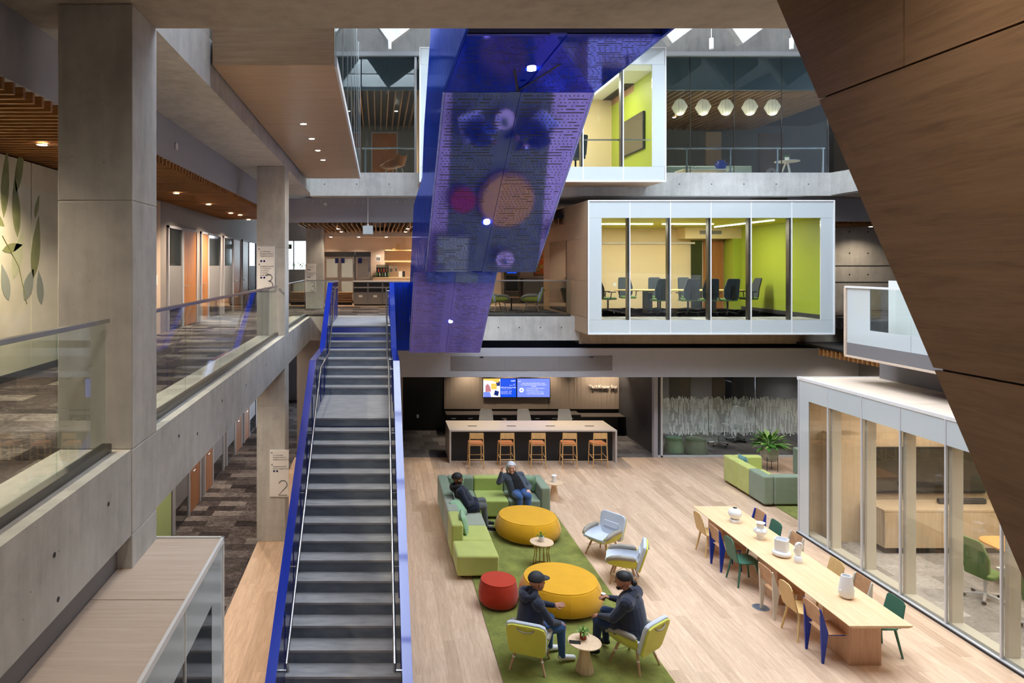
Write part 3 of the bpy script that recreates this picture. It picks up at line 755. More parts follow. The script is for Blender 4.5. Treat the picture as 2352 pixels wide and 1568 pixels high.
for a, b in zip(zc[:-1], zc[1:]):
    for c, d in zip(yc[:-1], yc[1:]):
        pbox('oak_panel', (5.77, 5.8, c+.003, d-.003, a+.003, b-.003), M['oak_panel_x'], MB3)
pbox('oak_panel', (12.55, 12.58, 18.86, 24, 4.02, 7.73), M['oak_panel_x'], MB3)
pbox('glass_door', (5.755, 5.768, 21.0, 23.0, 4.5, 6.7), M['dark_glass_panel'], MB3)
# inside the box: bulkhead, door, sidelight, strips, vent, wall bar
pbox('bulkhead', (10.5, 12.44, 23.4, 24.03, 6.85, 7.235), M['beige_wall'], MB3)
pbox('return_wall', (12.15, 12.44, 23.4, 24.03, Z3, 6.85), M['lime_wall'], MB3)
pbox('door_leaf', (11.42, 12.1, 23.97, 24.03, Z3, 6.8), M['walnut_door'], MB3)
pbox('sidelight', (10.98, 11.36, 23.98, 24.03, Z3, 6.8), M['dark_glass_panel'], MB3)
pbox('vent_grille', (11.0, 11.75, 23.385, 23.4, 7.0, 7.12), M['grey_mid'], MB3)
for (a, b, c) in ((6.6, 8.6, 21.4), (8.9, 10.5, 21.4)):
    pbox('light_strip', (a, b, c, c+.06, 7.21, 7.238), M['lamp_strip'], MB3)
pbox('light_strip', (11.3, 11.36, 19.6, 23.0, 7.21, 7.238), M['lamp_strip'], MB3)
li = bpy.data.lights.new('meeting_lamp', 'AREA'); li.shape = 'RECTANGLE'; li.size = 4.5; li.size_y = .3; li.energy = 115; li.color = (1, .93, .80)
lo = bpy.data.objects.new('meeting_lamp', li); COL.objects.link(lo); lo.location = (9, 21.43, 7.2)
pbox('skirting', (12.42, 12.44, 18.95, 23.4, Z3, Z3+.12), M['grey_dark'], MB3)
pbox('curtain_rail', (7.3, 11.1, 23.96, 24.0, 6.68, 6.75), M['plaster'], MB3)
pbox('socket_plate', (8.25, 8.35, 24.02, 24.04, 5.2, 5.32), M['white'], MB3)
pbox('poster', (9.75, 10.15, 24.02, 24.036, 5.02, 5.22), M['white'], MB3)
MB4 = glass_box('white framed glass meeting box with lime wall, highest, behind the blue flight', 1.12, 7.93, 8.23, 11.95, 1.5, 7.55, 8.65, 11.47, 18.84, 22.9,
    (2.3, 3.4, 4.52, 5.64, 6.75), 'beige_wall', 'lime_wall', 'beige_wall', 'white', None, 'oak_panel_x')
pbox('light_strip', (6.9, 6.96, 19.5, 22.4, 11.44, 11.468), M['lamp_strip'], MB4)
pbox('light_strip', (3.0, 3.06, 19.5, 22.4, 11.44, 11.468), M['lamp_strip'], MB4)
li = bpy.data.lights.new('meeting_lamp', 'AREA'); li.shape = 'RECTANGLE'; li.size = 4.5; li.size_y = .3; li.energy = 110; li.color = (1, .94, .82)
lo = bpy.data.objects.new('meeting_lamp', li); COL.objects.link(lo); lo.location = (4.8, 20.9, 11.42)
pbox('guard_rail', (1.4, 7.6, 19.1, 19.14, 9.42, 9.46), M['chrome'], MB4)
tv = thing('wall_screen', 'large dark wall screen on the lime wall, top level', 'screen', (7.78, 20.9, 9.9))
pbox('screen_body', (-.06, 0, -.95, .95, -.55, .55), M['grey_dark'], tv, bev=.01)
pbox('screen_glass', (-.064, -.06, -.92, .92, -.52, .52), M['dark_glass_panel'], tv)

# ================================================================== LEFT POD AND RIGHT POD
PL = thing('partition', 'pale oak topped glass pod in the near left corner', 'meeting pod', kind='structure')
pbox('top_panel', (-2.13, -1.43, 5.055, 6.18, 3.42, 3.45), M['oak_top'], PL)
pbox('top_panel', (-2.13, -1.43, 1.0, 5.045, 3.42, 3.45), M['oak_top'], PL)
pbox('end_wall', (-2.13, -1.43, 6.14, 6.19, 0, 3.42), M['oak_top'], PL)
pbox('edge_trim', (-1.43, -1.405, 1.0, 6.21, 3.41, 3.46), M['white_frame'], PL)
pbox('edge_trim', (-2.13, -1.405, 6.19, 6.215, 3.42, 3.46), M['white_frame'], PL)
pbox('edge_trim', (-1.43, -1.405, 6.18, 6.21, 0, 3.41), M['white_frame'], PL)
for a, b in ((4.985, 6.18), (3.5, 4.975), (1.5, 3.49)):
    pbox('frosted_panel', (-1.43, -1.415, a, b, 3.04, 3.41), M['frosted_panel'], PL)
    pbox('pane', (-1.43, -1.417, a, min(b, 5.79), .1, 3.04), M['dark_glass_panel'], PL)
pbox('frosted_panel', (-1.43, -1.415, 5.79, 6.18, 0, 3.04), M['frosted_panel'], PL)
pbox('mullion', (-1.425, -1.405, 4.975, 4.985, 0, 3.41), M['white_frame'], PL)

PR = thing('partition', 'large glass meeting pod with pale oak roof on the right', 'meeting pod', kind='structure')
XP = 9.3
for a, b in ((12.2, 15.12), (9.2, 12.19), (6.0, 9.19)):
    pbox('top_panel', (XP+.03, 13.8, a, b, 3.42, 3.45), M['oak_top'], PR)
pbox('edge_trim', (XP-.01, XP+.03, 5, 15.14, 3.40, 3.46), M['white_frame'], PR)
pbox('edge_trim', (XP-.01, XP+.03, 15.10, 15.14, 0, 3.40), M['light_metal'], PR)
pbox('edge_trim', (XP-.01, 13.8, 15.14, 15.17, 3.40, 3.46), M['white_frame'], PR)
pbox('floor_rail', (XP-.03, XP+.04, 5, 15.14, 0, .05), M['light_metal'], PR)
pbox('floor_rail_base', (XP-.045, XP-.03, 5, 15.14, 0, .03), M['near_black'], PR)
pbox('sill', (XP+.04, XP+.26, 5, 15.05, 0, .09), M['cream_metal'], PR)
my = (15.10, 14.14, 13.15, 12.18, 11.2, 10.2, 9.2, 8.2)
for a, b in zip(my[1:], my[:-1]):
    pbox('frosted_panel', (XP, XP+.02, a+.01, b-.01, 2.98, 3.40), M['frosted_panel'], PR)
    pbox('pane', (XP+.005, XP+.02, a+.012, min(b-.012, 14.77), .05, 2.98), M['glass_bronze'], PR)
for a in my[1:]:
    pbox('mullion', (XP-.012, XP+.03, a-.014, a+.014, .05, 3.40), M['light_metal'], PR)
    pbox('mullion_fin', (XP+.06, XP+.24, a-.06, a+.01, .09, 2.98), M['cream_metal'], PR)
pbox('frosted_panel', (XP, XP+.02, 14.77, 15.09, .05, 2.98), M['frosted_panel'], PR)
wood('pod_wood', (188, 168, 140), (206, 188, 162), (12, 12, .7), 2.2, .45, True, .02)
pbox('end_wall', (XP+.02, 13.8, 15.0, 15.1, 0, 3.40), M['pod_wood'], PR)
pbox('side_wall', (13.7, 13.8, 5, 15.0, 0, 3.40), M['beige_wall'], PR)
pbox('inner_ceiling', (XP+.05, 13.7, 5, 15.0, 2.98, 3.02), M['white'], PR)
pbox('floor_carpet', (XP+.26, 13.7, 5, 15.0, 0, .012), M['carpet_light'], PR)
pbox('tall_panel', (9.75, 10.35, 14.6, 15.0, 0, 2.3), M['pod_wood'], PR)
li = bpy.data.lights.new('pod_lamp', 'AREA'); li.shape = 'RECTANGLE'; li.size = 2.6; li.size_y = 6; li.energy = 110; li.color = (1, .93, .82)
lo = bpy.data.objects.new('pod_lamp', li); COL.objects.link(lo); lo.location = (11.6, 11.3, 2.96)
cz_ = thing('credenza', 'pale oak credenza with dark plinth under the pod screen', 'credenza', (12.1, 14.3, 0))
for i in range(3):
    pbox('door', (-1.74+i*1.18, -1.74+i*1.18+1.172, -.32, -.3, .14, .88), M['pod_wood'], cz_)
pbox('carcass', (-1.74, 1.78, -.3, .28, .14, .88), M['pod_wood'], cz_); pbox('top', (-1.76, 1.6, -.33, .3, .885, .92), M['pod_wood'], cz_); pbox('plinth', (-1.7, 1.6, -.26, .28, 0.012, .14), M['near_black'], cz_)
tv = thing('wall_screen', 'wide black wall screen above the pod credenza', 'screen', (12.0, 14.95, 1.5))
pbox('screen_body', (-1.25, 1.25, -.05, 0.04, -.55, .45), M['near_black'], tv, bev=.01); pbox('screen_glass', (-1.22, 1.22, -.054, -.05, -.52, .42), M['dark_glass_panel'], tv)
sb = thing('soundbar', 'slim black sound bar on the pod credenza', 'sound bar', (12.25, 14.35, .922)); pbox('housing', (-.5, .5, -.05, .05, 0, .11), M['grey_dark'], sb, bev=.03)

# glass balustrade box on the far right
GB = thing('partition', 'white trimmed frosted glass balustrade of the upper right walkway', 'balustrade', kind='structure')
XG = 10.0
pbox('edge_trim', (XG-.03, XG+.05, 5, 14.62, 5.45, 5.49), M['white_frame'], GB); pbox('edge_trim', (XG-.03, XG+.05, 5, 14.62, 3.98, 4.02), M['oak_top'], GB)
pbox('edge_trim', (XG-.03, XG+.1, 14.58, 14.64, 4.02, 5.45), M['oak_top'], GB)
pbox('base_panel', (XG, XG+.03, 5, 14.58, 4.02, 4.28), M['grey_mid'], GB)
gy = (14.58, 12.83, 11.07, 9.4, 7.7)
for a, b in zip(gy[1:], gy[:-1]):
    pbox('frosted_panel', (XG, XG+.02, a+.006, b-.006, 4.285, 4.6), M['frosted_panel'], GB)
    pbox('pane', (XG+.002, XG+.018, a+.006, min(b-.006, 13.9), 4.6, 5.45), M['glass_rail'], GB)
pbox('frosted_panel', (XG, XG+.02, 13.9, 14.575, 4.6, 5.45), M['frosted_panel'], GB)
pbox('inner_panel', (10.9, 10.95, 5, 14.6, Z3, 5.6), M['white'], GB)
# ================================================================== FURNITURE BUILDERS
def glyphs(s, size, ext, align, bold):
    c = bpy.data.curves.new('lettering', 'FONT'); c.body = s; c.size = size; c.extrude = ext; c.align_x = align; c.offset = bold; c.resolution_u = 3
    q = bpy.data.objects.new('lettering', c); COL.objects.link(q); dg = bpy.context.evaluated_depsgraph_get()
    me = bpy.data.meshes.new_from_object(q.evaluated_get(dg)); bpy.data.objects.remove(q); bpy.data.curves.remove(c); me.name = 'lettering'; me.materials.clear()
    return me
def text(s, size, loc, mat, parent, align='LEFT', ext=.001, name='lettering', bold=0):
    for k, line in enumerate(s.split('\n')):
        me = glyphs(line, size, ext, align, bold); me.materials.append(M[mat])
        o = bpy.data.objects.new(name, me); COL.objects.link(o); o.parent = parent; o.location = (loc[0], loc[1], loc[2]-k*size*1.12); o.rotation_euler = (PI/2, 0, 0)
def letters(s, size, loc, mat, parent, ext):
    right = lambda w: max(v.co.x for v in glyphs(w, size, ext, 'LEFT', 0).vertices)
    for i, ch in enumerate(s):
        if ch == ' ': continue
        me = glyphs(ch, size, ext, 'LEFT', 0); me.materials.append(M[mat]); dx = right(s[:i+1])-max(v.co.x for v in me.vertices)
        o = bpy.data.objects.new('letter', me); COL.objects.link(o); o.parent = parent; o.location = (loc[0]+dx, loc[1], loc[2]); o.rotation_euler = (PI/2, 0, 0)
def sheet(b, stations, thick):
    "stations: (y, [(x,z)...]) open outlines lofted into a padded shell"
    rings = []
    for y, pts in stations:
        off = []
        for i, (x, z) in enumerate(pts):
            a = pts[max(i-1, 0)]; c = pts[min(i+1, len(pts)-1)]
            tx, tz = c[0]-a[0], c[1]-a[1]; l = math.hypot(tx, tz) or 1
            off.append((x-tz/l*thick, z+tx/l*thick))
        rings.append([(x, y, z) for x, z in pts]+[(x, y, z) for x, z in off[::-1]])
    b.loft(rings)

def lounge_chair(label, loc, rz, group):
    t = thing('lounge_chair', label, 'chair', loc, rz, group)
    def U(w, h, zb): return [(-w-.02, h), (-w-.01, zb+.12), (-w+.05, zb+.03), (-w+.13, zb), (w-.13, zb), (w-.05, zb+.03), (w+.01, zb+.12), (w+.02, h)]
    st = [(-.24, U(.29, .55, .33)), (-.05, U(.30, .555, .32)), (.15, U(.30, .54, .33)), (.28, U(.29, .50, .35)), (.335, U(.26, .45, .38))]
    b = MB(); sheet(b, st, .022); b.build('seat_shell', M['chair_lime'], t, smooth=50)
    b = MB(); sheet(b, [(y+(.012 if i == 4 else 0)-(.012 if i == 0 else 0), [(x*.94, min(z+.024, p[0][1]-.035)) for x, z in p]) for i, (y, p) in enumerate(st)], .045); b.build('seat_cushion', M['pale_grey_fabric'], t, smooth=60)
    for s in (-1, 1):
        b = MB(); b.tube([(s*.295, -.22, .55), (s*.30, -.17, .565), (s*.30, .08, .56), (s*.295, .22, .53), (s*.28, .30, .485), (s*.265, .325, .46)], [.03, .046, .05, .047, .04, .02], 10)
        b.build('arm_pad', M['taupe_leather'], t, smooth=60)
    out = [(-.23, 0), (.23, 0), (.285, .06), (.305, .45), (.28, .525), (.2, .55), (-.2, .55), (-.28, .525), (-.305, .45), (-.285, .06)]
    def back(y0, y1, k, mat, nm, bev):
        b = MB().at(0, -.235, .30, rx=R(17)); b.prism([(x*k, z*k if z > .3 else z) for x, z in out], y0, y1, 'y'); return b.build(nm, M[mat], t, bev=bev, seg=3)
    back(-.06, -.025, .99, 'chair_lime', 'back_shell', .012)
    back(-.028, .04, 1.02, 'pale_grey_fabric', 'back_cushion', .022)
    b = MB().at(0, -.235, .30, rx=R(17)); b.prism(rrect(.36, .13, .02, 3, 0, .30), .035, .065, 'y'); b.build('lumbar_pad', M['pale_grey_fabric'], t, bev=.012)
    b = MB().at(0, -.235, .30, rx=R(17)); b.tube([(-.13, -.062, .5), (-.09, -.085, .475), (0, -.095, .46), (.09, -.085, .475), (.13, -.062, .5)], .012, 6); b.build('handle', M['taupe_leather'], t, smooth=60)
    for sx in (-1, 1):
        for sy in (-1, 1):
            a = Vector((sx*.17, sy*.15, .34)); c = Vector((sx*.27, sy*.27, 0))
            o = MB().tube([a, a.lerp(c, .5), c], [.021, .02, .015], 9).build('leg', M['oak_leg'], t, smooth=60)
            m = a.lerp(c, .42); MB().tube([m, a.lerp(c, .48)], .0225, 9).build('collar', M['white'], o)
    for s in (-1, 1):
        MB().tube([(-.205, s*.195, .2), (0, 0, .27), (.205, -s*.195, .2)], .005, 5).build('cross_wire', M['light_metal'], t)
    t.scale = (.94, .94, .94)
    return t
def shell_chair(label, loc, rz, mat, group):
    t = thing('dining_chair', label, 'chair', loc, rz, group)
    b = MB().prism(rrect(.44, .42, .10, 5, 0, .01), .425, .45, 'z'); b.build('seat', M[mat], t, bev=.008)
    out = [(-.19, 0), (.19, 0), (.205, .06), (.185, .36), (.15, .40), (.08, .415), (-.08, .415), (-.15, .40), (-.185, .36), (-.205, .06)]
    b = MB().at(0, -.19, .435, rx=R(14))
    rings = []
    for y in (-.009, .009):
        rings.append([(x, y-.9*x*x+.03, z) for x, z in out])
    b.loft(rings); b.build('backrest', M[mat], t, bev=.004)
    for sx in (-1, 1):
        for sy in (-1, 1):
            MB().tube([(sx*.15, sy*.14, .43), (sx*.215, sy*.215, 0)], [.021, .015], 9).build('leg', M[mat], t, smooth=60)
    return t
def blade_chair(label, loc, rz, mat, group):
    t = thing('dining_chair', label, 'chair', loc, rz, group)
    for s in (-1, 1):
        MB().prism([(-.275, .80), (-.255, .80), (-.15, .45), (-.215, .0), (-.245, .0), (-.262, .45)], s*.195-.016, s*.195+.016, 'x').build('rear_leg', M[mat], t, bev=.006)
        MB().tube([(s*.165, .15, .42), (s*.165, .18, 0)], .013, 8).build('front_leg', M[mat], t, smooth=60)
        pbox('side_rail', (s*.165-.012, s*.165+.012, -.18, .17, .40, .425), M[mat], t)
    MB().prism([(-.20, .43), (.19, .445), (.215, .435), (.215, .424), (.19, .432), (-.20, .418)], -.2, .2, 'x').build('seat', M['plywood'], t, bev=.004)
    b = MB().at(0, -.222, .52, rx=R(11)); rings = []
    out = rrect(.40, .30, .06, 4, 0, .15)
    for y in (-.007, .007): rings.append([(x, y-.5*x*x+.012, z) for x, z in out])
    b.loft(rings); b.build('backrest', M['plywood'], t, bev=.003)
    return t
def bar_stool(label, loc, rz, group):
    t = thing('bar_stool', label, 'stool', loc, rz, group)
    for s in (-1, 1):
        MB().tube([(s*.215, -.235, 0), (s*.20, -.20, .70), (s*.195, -.215, 1.03)], [.014, .017, .013], 8).build('rear_leg', M['stool_wood'], t, smooth=60)
        MB().tube([(s*.20, .22, 0), (s*.185, .18, .70)], [.014, .017], 8).build('front_leg', M['stool_wood'], t, smooth=60)
        MB().tube([(s*.205, .19, .36), (s*.21, -.21, .30)], .011, 6).build('side_stretcher', M['stool_wood'], t)
    MB().tube([(-.195, .2, .30), (.195, .2, .30)], .012, 6).build('foot_rail', M['stool_wood'], t)
    MB().tube([(-.21, -.22, .27), (.21, -.22, .27)], .012, 6).build('rear_stretcher', M['stool_wood'], t)
    MB().prism(rrect(.41, .40, .05, 3, 0, -.01), .70, .735, 'z').build('seat', M['leather_tan'], t, bev=.012)
    pbox('seat_frame', (-.195, .195, -.195, .17, .665, .70), M['stool_wood'], t)
    b = MB(); b.loft([[(x, y-.20-.35*x*x*-1-.03+z*0, z) for x, y, z in ((-.2, 0, .87), (0, -.0, .87), (.2, 0, .87), (.2, -.0, 1.045), (0, 0, 1.045), (-.2, 0, 1.045))],
                      [(x, y-.20-.35*x*x*-1-.012, z) for x, y, z in ((-.2, 0, .87), (0, -.0, .87), (.2, 0, .87), (.2, -.0, 1.045), (0, 0, 1.045), (-.2, 0, 1.045))]])
    b.build('backrest', M['stool_wood'], t, bev=.006)
    return t
def office_chair(label, loc, rz, back, seat, frame, group, slot=True):
    t = thing('office_chair', label, 'chair', loc, rz, group)
    out = [(-.16, 0), (.16, 0), (.235, .1), (.24, .32), (.20, .62), (.16, .66), (-.16, .66), (-.20, .62), (-.24, .32), (-.235, .1)]
    b = MB().at(0, -.23, .46, rx=R(10))
    b.loft([[(x, y-.6*x*x*-1+.05*math.sin(z*5), z) for x, z in out] for y in (-.02, .02)]); b.build('backrest', M[back], t, bev=.012)
    if slot:
        b = MB().at(0, -.255, .46, rx=R(10)); b.prism(rrect(.11, .40, .04, 4, 0, .24), -.02, .02, 'y'); b.build('back_spine', M['black'], t)
    MB().prism(rrect(.48, .46, .1, 4), .43, .50, 'z').build('seat', M[seat], t, bev=.02)
    for s in (-1, 1):
        b = MB().box(s*.28-.035, s*.28+.035, -.1, .16, .66, .69); b.build('armrest', M[frame], t, bev=.01)
        MB().tube([(s*.28, .02, .66), (s*.27, .0, .5), (s*.18, 0, .42)], .016, 6).build('arm_post', M[frame], t)
    MB().tube([(0, 0, .42), (0, 0, .08)], [.03, .025], 10).build('gas_column', M[frame], t)
    ca = None
    for k in range(5):
        a = 2*PI*k/5+.3
        o = MB().tube([(0, 0, .1), (.30*math.cos(a), .30*math.sin(a), .065)], [.028, .018], 7).build('base_arm', M[frame], t)
        MB().at(.30*math.cos(a), .30*math.sin(a), .03).tube([(0, -.02, 0), (0, .02, 0)], .03, 10).build('caster', M['black'], o)
    return t
def pouf(label, loc, Rr, h, mat, ex=1.0, rz=0):
    t = thing('pouf', label, 'pouf', loc, rz)
    pr = [(.62, .0), (.82, .04), (.95, .16), (1, .36), (.99, .55), (.95, .76), (.895, .93), (.865, 1.0)]
    MB().lathe([(r*Rr, z*h) for r, z in pr], 48, sx=ex).build('side', M[mat], t, smooth=60)
    MB().lathe([(.865*Rr, .99*h), (.862*Rr, 1.004*h), (.5*Rr, 1.012*h), (.01, 1.014*h)], 48, sx=ex).build('top', M[mat], t, smooth=30)
    MB().tube([(ex*.867*Rr*math.cos(2*PI*k/48), .867*Rr*math.sin(2*PI*k/48), h) for k in range(49)], .004, 5).build('rim_seam', M[mat], t)
    for k in range(6):
        a = 2*PI*k/6+.5
        MB().tube([(ex*r*Rr*1.001*math.cos(a), r*Rr*1.001*math.sin(a), z*h) for r, z in pr[1:]], .003, 4).build('seam', M[mat], t)
    return t
def cone_table(label, loc, h=.44, r=.235, rb=.125):
    t = thing('side_table', label, 'table', loc)
    MB().lathe([(.01, h), (r, h), (r+.004, h-.008), (r-.012, h-.022), (.01, h-.022)], 40).build('table_top', M['side_table_wood'], t)
    n = 24
    b = MB(); b.loft([[((rr+(.004 if i % 2 else 0))*math.cos(2*PI*i/n), (rr+(.004 if i % 2 else 0))*math.sin(2*PI*i/n), z) for i in range(n)] for rr, z in ((rb, 0), (rb, .02), (.06, h*.75), (.055, h-.022))])
    b.build('pedestal', M['side_table_wood'], t)
    return t
def block(name, b, mat, parent, bev=.045):
    return MB().box(*b).build(name, M[mat], parent, bev=bev, seg=3)
def pillow(label, loc, rz, tilt, mat='mint_fabric', s=.42):
    t = thing('cushion', label, 'cushion', loc, rz)
    n = 8; b = MB().at(0, 0, 0, rx=tilt); top = []; bo = []
    for j in range(n+1):
        for i in range(n+1):
            u, v = -1+2*i/n, -1+2*j/n; f = (1-u**4)*(1-v**4)
            x, z = u*s/2*(1-.08*(1-v*v)*abs(u)), v*s/2*(1-.08*(1-u*u)*abs(v))
            top.append((x, .075*f**.6, z+s/2)); bo.append((x, -.075*f**.6, z+s/2))
    q = (n+1)**2; fs = []
    for j in range(n):
        for i in range(n):
            a = j*(n+1)+i; fs += [(a, a+1, a+n+2, a+n+1), (q+a, q+a+n+1, q+a+n+2, q+a+1)]
    b.add(top+bo, fs); b.build('cover', M[mat], t, smooth=75)
    return t
paint('leaf_green', (66, 120, 40), .5, var=.2); paint('leaf_var', (150, 180, 96), .5, var=.25); paint('soil', (50, 38, 30), .9)
paint('terracotta', (150, 70, 44), .7); paint('pot_grey', (190, 188, 188), .6)
def leafy(parent, n, spread, h, L, W, mats, z0, seed):
    rr = random.Random(seed)
    for k in range(n):
        a = rr.random()*2*PI; el = rr.uniform(.15, 1.35); l = L*rr.uniform(.7, 1.15); r0 = spread*.12*rr.random()
        d = Vector((math.cos(a)*math.cos(el), math.sin(a)*math.cos(el), math.sin(el))); s_ = Vector((-math.sin(a), math.cos(a), 0))
        p0 = Vector((r0*math.cos(a), r0*math.sin(a), z0+h*.1*rr.random())); p1 = p0+d*h*rr.uniform(.4, .8); p2 = p1+(d+Vector((0, 0, -.55))).normalized()*l
        m = p1.lerp(p2, .45)+Vector((0, 0, .06*L))
        b = MB(); w = W*rr.uniform(.8, 1.2)
        b.add([p0, p1, m+s_*w, m-s_*w, p2, m+Vector((0, 0, .012))], [(1, 2, 5), (1, 5, 3), (2, 4, 5), (5, 4, 3)])
        b.tube([p0, p1], .004, 4)
        b.build('leaf', M[mats[k % len(mats)]], parent)
def small_plant(label, loc, potmat, kind, s=1.0):
    t = thing('potted_plant', label, 'plant', loc)
    MB().lathe([(.04*s, 0), (.05*s, .012*s), (.046*s, .03*s), (.053*s, .045*s), (.047*s, .06*s), (.053*s, .075*s), (.05*s, .092*s), (.043*s, .092*s), (.043*s, .08*s), (.002, .08*s)], 20).build('pot', M[potmat], t, smooth=60)
    leafy(t, 26 if kind else 16, .05, .07*s, .07*s, .016*s if kind else .012*s, ['leaf_green', 'leaf_var'] if kind else ['leaf_green'], .08*s, 4+kind)
    return t

# ================================================================== ATRIUM FLOOR
G = 'lounge chairs around the green rug'
o = MB().prism([(1.77, 8.7), (4.2, 8.7), (4.2, 16.3), (1.77, 16.3)], 0, .018, 'z').build('rug', M['rug_green'], None)
tag(o, 'long moss green rug under the yellow poufs', 'rug')
o = MB().box(9.75, 12.6, 15.9, 19.3, 0, .018).build('rug', M['rug_green'], None); tag(o, 'green rug inside the far sofa corner', 'rug')
RZ = .018
def face(dx, dy): return math.atan2(-dx, dy)
lounge_chair('pale grey and lime lounge chair seen from the front', (4.60, 13.98, 0), face(-.80, -.60), G)
lounge_chair('pale grey and lime lounge chair turned left beside the rug', (4.62, 12.85, 0), face(-.93, .36), G)
lounge_chair('lime backed lounge chair under the man in a cap', (2.24, 10.12, RZ), face(.36, .93), G)
lounge_chair('lime backed lounge chair under the man with tied hair', (3.80, 10.15, RZ), face(-.60, .80), G)
pouf('large yellow pouf in front of the sofa', (3.26, 14.95, RZ), .71, .44, 'yellow_fabric', 1.0)
pouf('large yellow pouf between the two seated men', (3.18, 11.95, RZ), .72, .44, 'yellow_fabric', 1.0)
pouf('small red pouf beside the man in a cap', (2.09, 11.93, RZ), .345, .43, 'red_fabric')
# wire table
t = thing('side_table', 'small round table with curved brass wire legs', 'table', (3.21, 13.45, RZ))
MB().lathe([(.01, .47), (.228, .47), (.232, .46), (.225, .45), (.01, .45)], 36).build('table_top', M['side_table_wood'], t)
for k in range(12):
    a = 2*PI*k/12
    MB().tube([(r*math.cos(a), r*math.sin(a), z) for r, z in ((.165, .01), (.16, .12), (.135, .24), (.14, .34), (.18, .45))], .0065, 6).build('wire_leg', M['brass'], t, smooth=60)
MB().tube([(.165*math.cos(2*PI*k/28), .165*math.sin(2*PI*k/28), .01) for k in range(29)], .008, 6).build('base_ring', M['brass'], t)
cone_table('pale wooden cone table holding the coffee cup', (4.44, 17.3, 0))
cone_table('pale wooden cone table with phone and plant', (3.0, 9.95, RZ), .43)
small_plant('succulent in a ribbed white pot', (3.21, 13.47, RZ+.472), 'white_ceramic', 0, 1.0)
small_plant('bushy green plant in a ribbed terracotta pot', (3.0, 10.02, RZ+.432), 'terracotta', 1, 1.0)
t = thing('phone', 'black phone lying on the cone table', 'phone', (2.85, 9.92, RZ+.432), R(-8)); pbox('body', (-.08, .08, -.04, .04, 0, .01), M['black'], t, bev=.004); pbox('screen', (-.075, .075, -.035, .035, .01, .011), M['dark_glass_panel'], t)
t = thing('coffee_cup', 'white takeaway cup on the cone table', 'cup', (4.44, 17.3, .442))
MB().lathe([(.045, 0), (.06, .15), (.001, .15)], 20).build('cup_body', M['white_ceramic'], t, smooth=50); MB().lathe([(.065, .15), (.068, .165), (.055, .18), (.001, .18)], 20).build('lid', M['white'], t, smooth=50)
# sectional sofa
t = thing('sectional_sofa', 'corner sofa of lime and sage green blocks', 'sofa', (1.45, 12.85, .018))
RG = dict(z0=.04, z1=.44)
block('seat', (.02, .82, 0, .75, .05, .44), 'lime_fabric', t); block('seat', (.02, .82, .755, 1.55, .05, .44), 'lime_fabric', t); block('seat', (.02, .82, 1.555, 3.05, .05, .44), 'sage_light', t)
block('seat', (.25, .85, 3.055, 3.8, .05, .44), 'sage_fabric', t)
block('seat', (.855, 1.58, 3.03, 3.8, .05, .44), 'lime_dark', t); block('seat', (1.585, 2.32, 3.03, 3.8, .05, .44), 'sage_fabric', t)
block('backrest', (0, .24, .76, 1.55, .06, .74), 'lime_fabric', t); block('backrest', (0, .24, 1.555, 2.5, .06, .74), 'sage_light', t); block('backrest', (0, .24, 2.505, 4.05, .06, .74), 'sage_fabric', t)
block('backrest', (.245, .86, 3.8, 4.05, .06, .74), 'sage_fabric', t); block('backrest', (.865, 1.58, 3.8, 4.05, .06, .74), 'lime_dark', t); block('backrest', (1.585, 2.32, 3.8, 4.05, .06, .74), 'sage_fabric', t)
block('armrest', (2.325, 2.55, 3.03, 4.05, .06, .74), 'sage_fabric', t)
for a, b in ((.1, .1), (.7, .1), (.1, 3.9), (2.4, 3.9), (2.4, 3.15), (.7, 2.0)): pbox('foot', (a, a+.06, b, b+.06, 0, .06), M['black'], t)
pillow('mint cushion leaning beside the seated man', (1.86, 14.85, .47), R(60), R(-38)); pillow('mint cushion on the lime end of the sofa', (1.80, 14.0, .455), R(84), R(-16)); pillow('mint cushion in the sofa corner', (1.86, 16.55, .47), R(30), R(16)); pillow('mint cushion beside the sofa arm', (3.63, 16.55, .465), R(-25), R(16))
# far sofa
t = thing('sectional_sofa', 'lime and sage sofa corner seen from behind, beside the glass pod', 'sofa', (9.45, 16.75, 0))
block('backrest', (0, .25, .72, 1.3, .05, .75), 'lime_fabric', t); block('backrest', (0, .25, 1.305, 1.98, .05, .75), 'lime_fabric', t); block('backrest', (0, .25, 0, .715, .05, .75), 'sage_fabric', t)
block('backrest', (.255, 2.2, 0, .25, .05, .75), 'sage_fabric', t); block('armrest', (.255, .95, 1.75, 1.98, .05, .75), 'lime_fabric', t)
block('seat', (.255, .98, .255, 1.745, .05, .42), 'lime_fabric', t); block('seat', (.985, 2.2, .255, .98, .05, .42), 'sage_fabric', t)
pillow('pale teal cushion inside the far sofa', (9.85, 18.35, .44), R(90), R(-12), 'teal_cushion', .4)
t = thing('sofa', 'dark sage sofa end behind the potted plant', 'sofa', (11.75, 18.6, 0))
block('backrest', (0, .25, -.35, .8, .05, .78), 'sage_fabric', t); block('seat', (.255, .9, -.35, .8, .05, .42), 'sage_fabric', t)
t = thing('potted_plant', 'big leafy plant in a grey pot on a thin stand', 'plant', (11.3, 19.75, 0))
MB().lathe([(.12, .30), (.2, .34), (.24, .5), (.235, .68), (.21, .68), (.2, .64), (.002, .64)], 28).build('pot', M['pot_grey'], t, smooth=60)
for k in range(4):
    a = PI/4+PI/2*k; MB().tube([(.215*math.cos(a), .215*math.sin(a), 0), (.215*math.cos(a), .215*math.sin(a), .5)], .008, 6).build('stand_leg', M['black'], t)
MB().tube([(.215*math.cos(2*PI*k/20), .215*math.sin(2*PI*k/20), .32) for k in range(21)], .008, 5).build('stand_ring', M['black'], t)
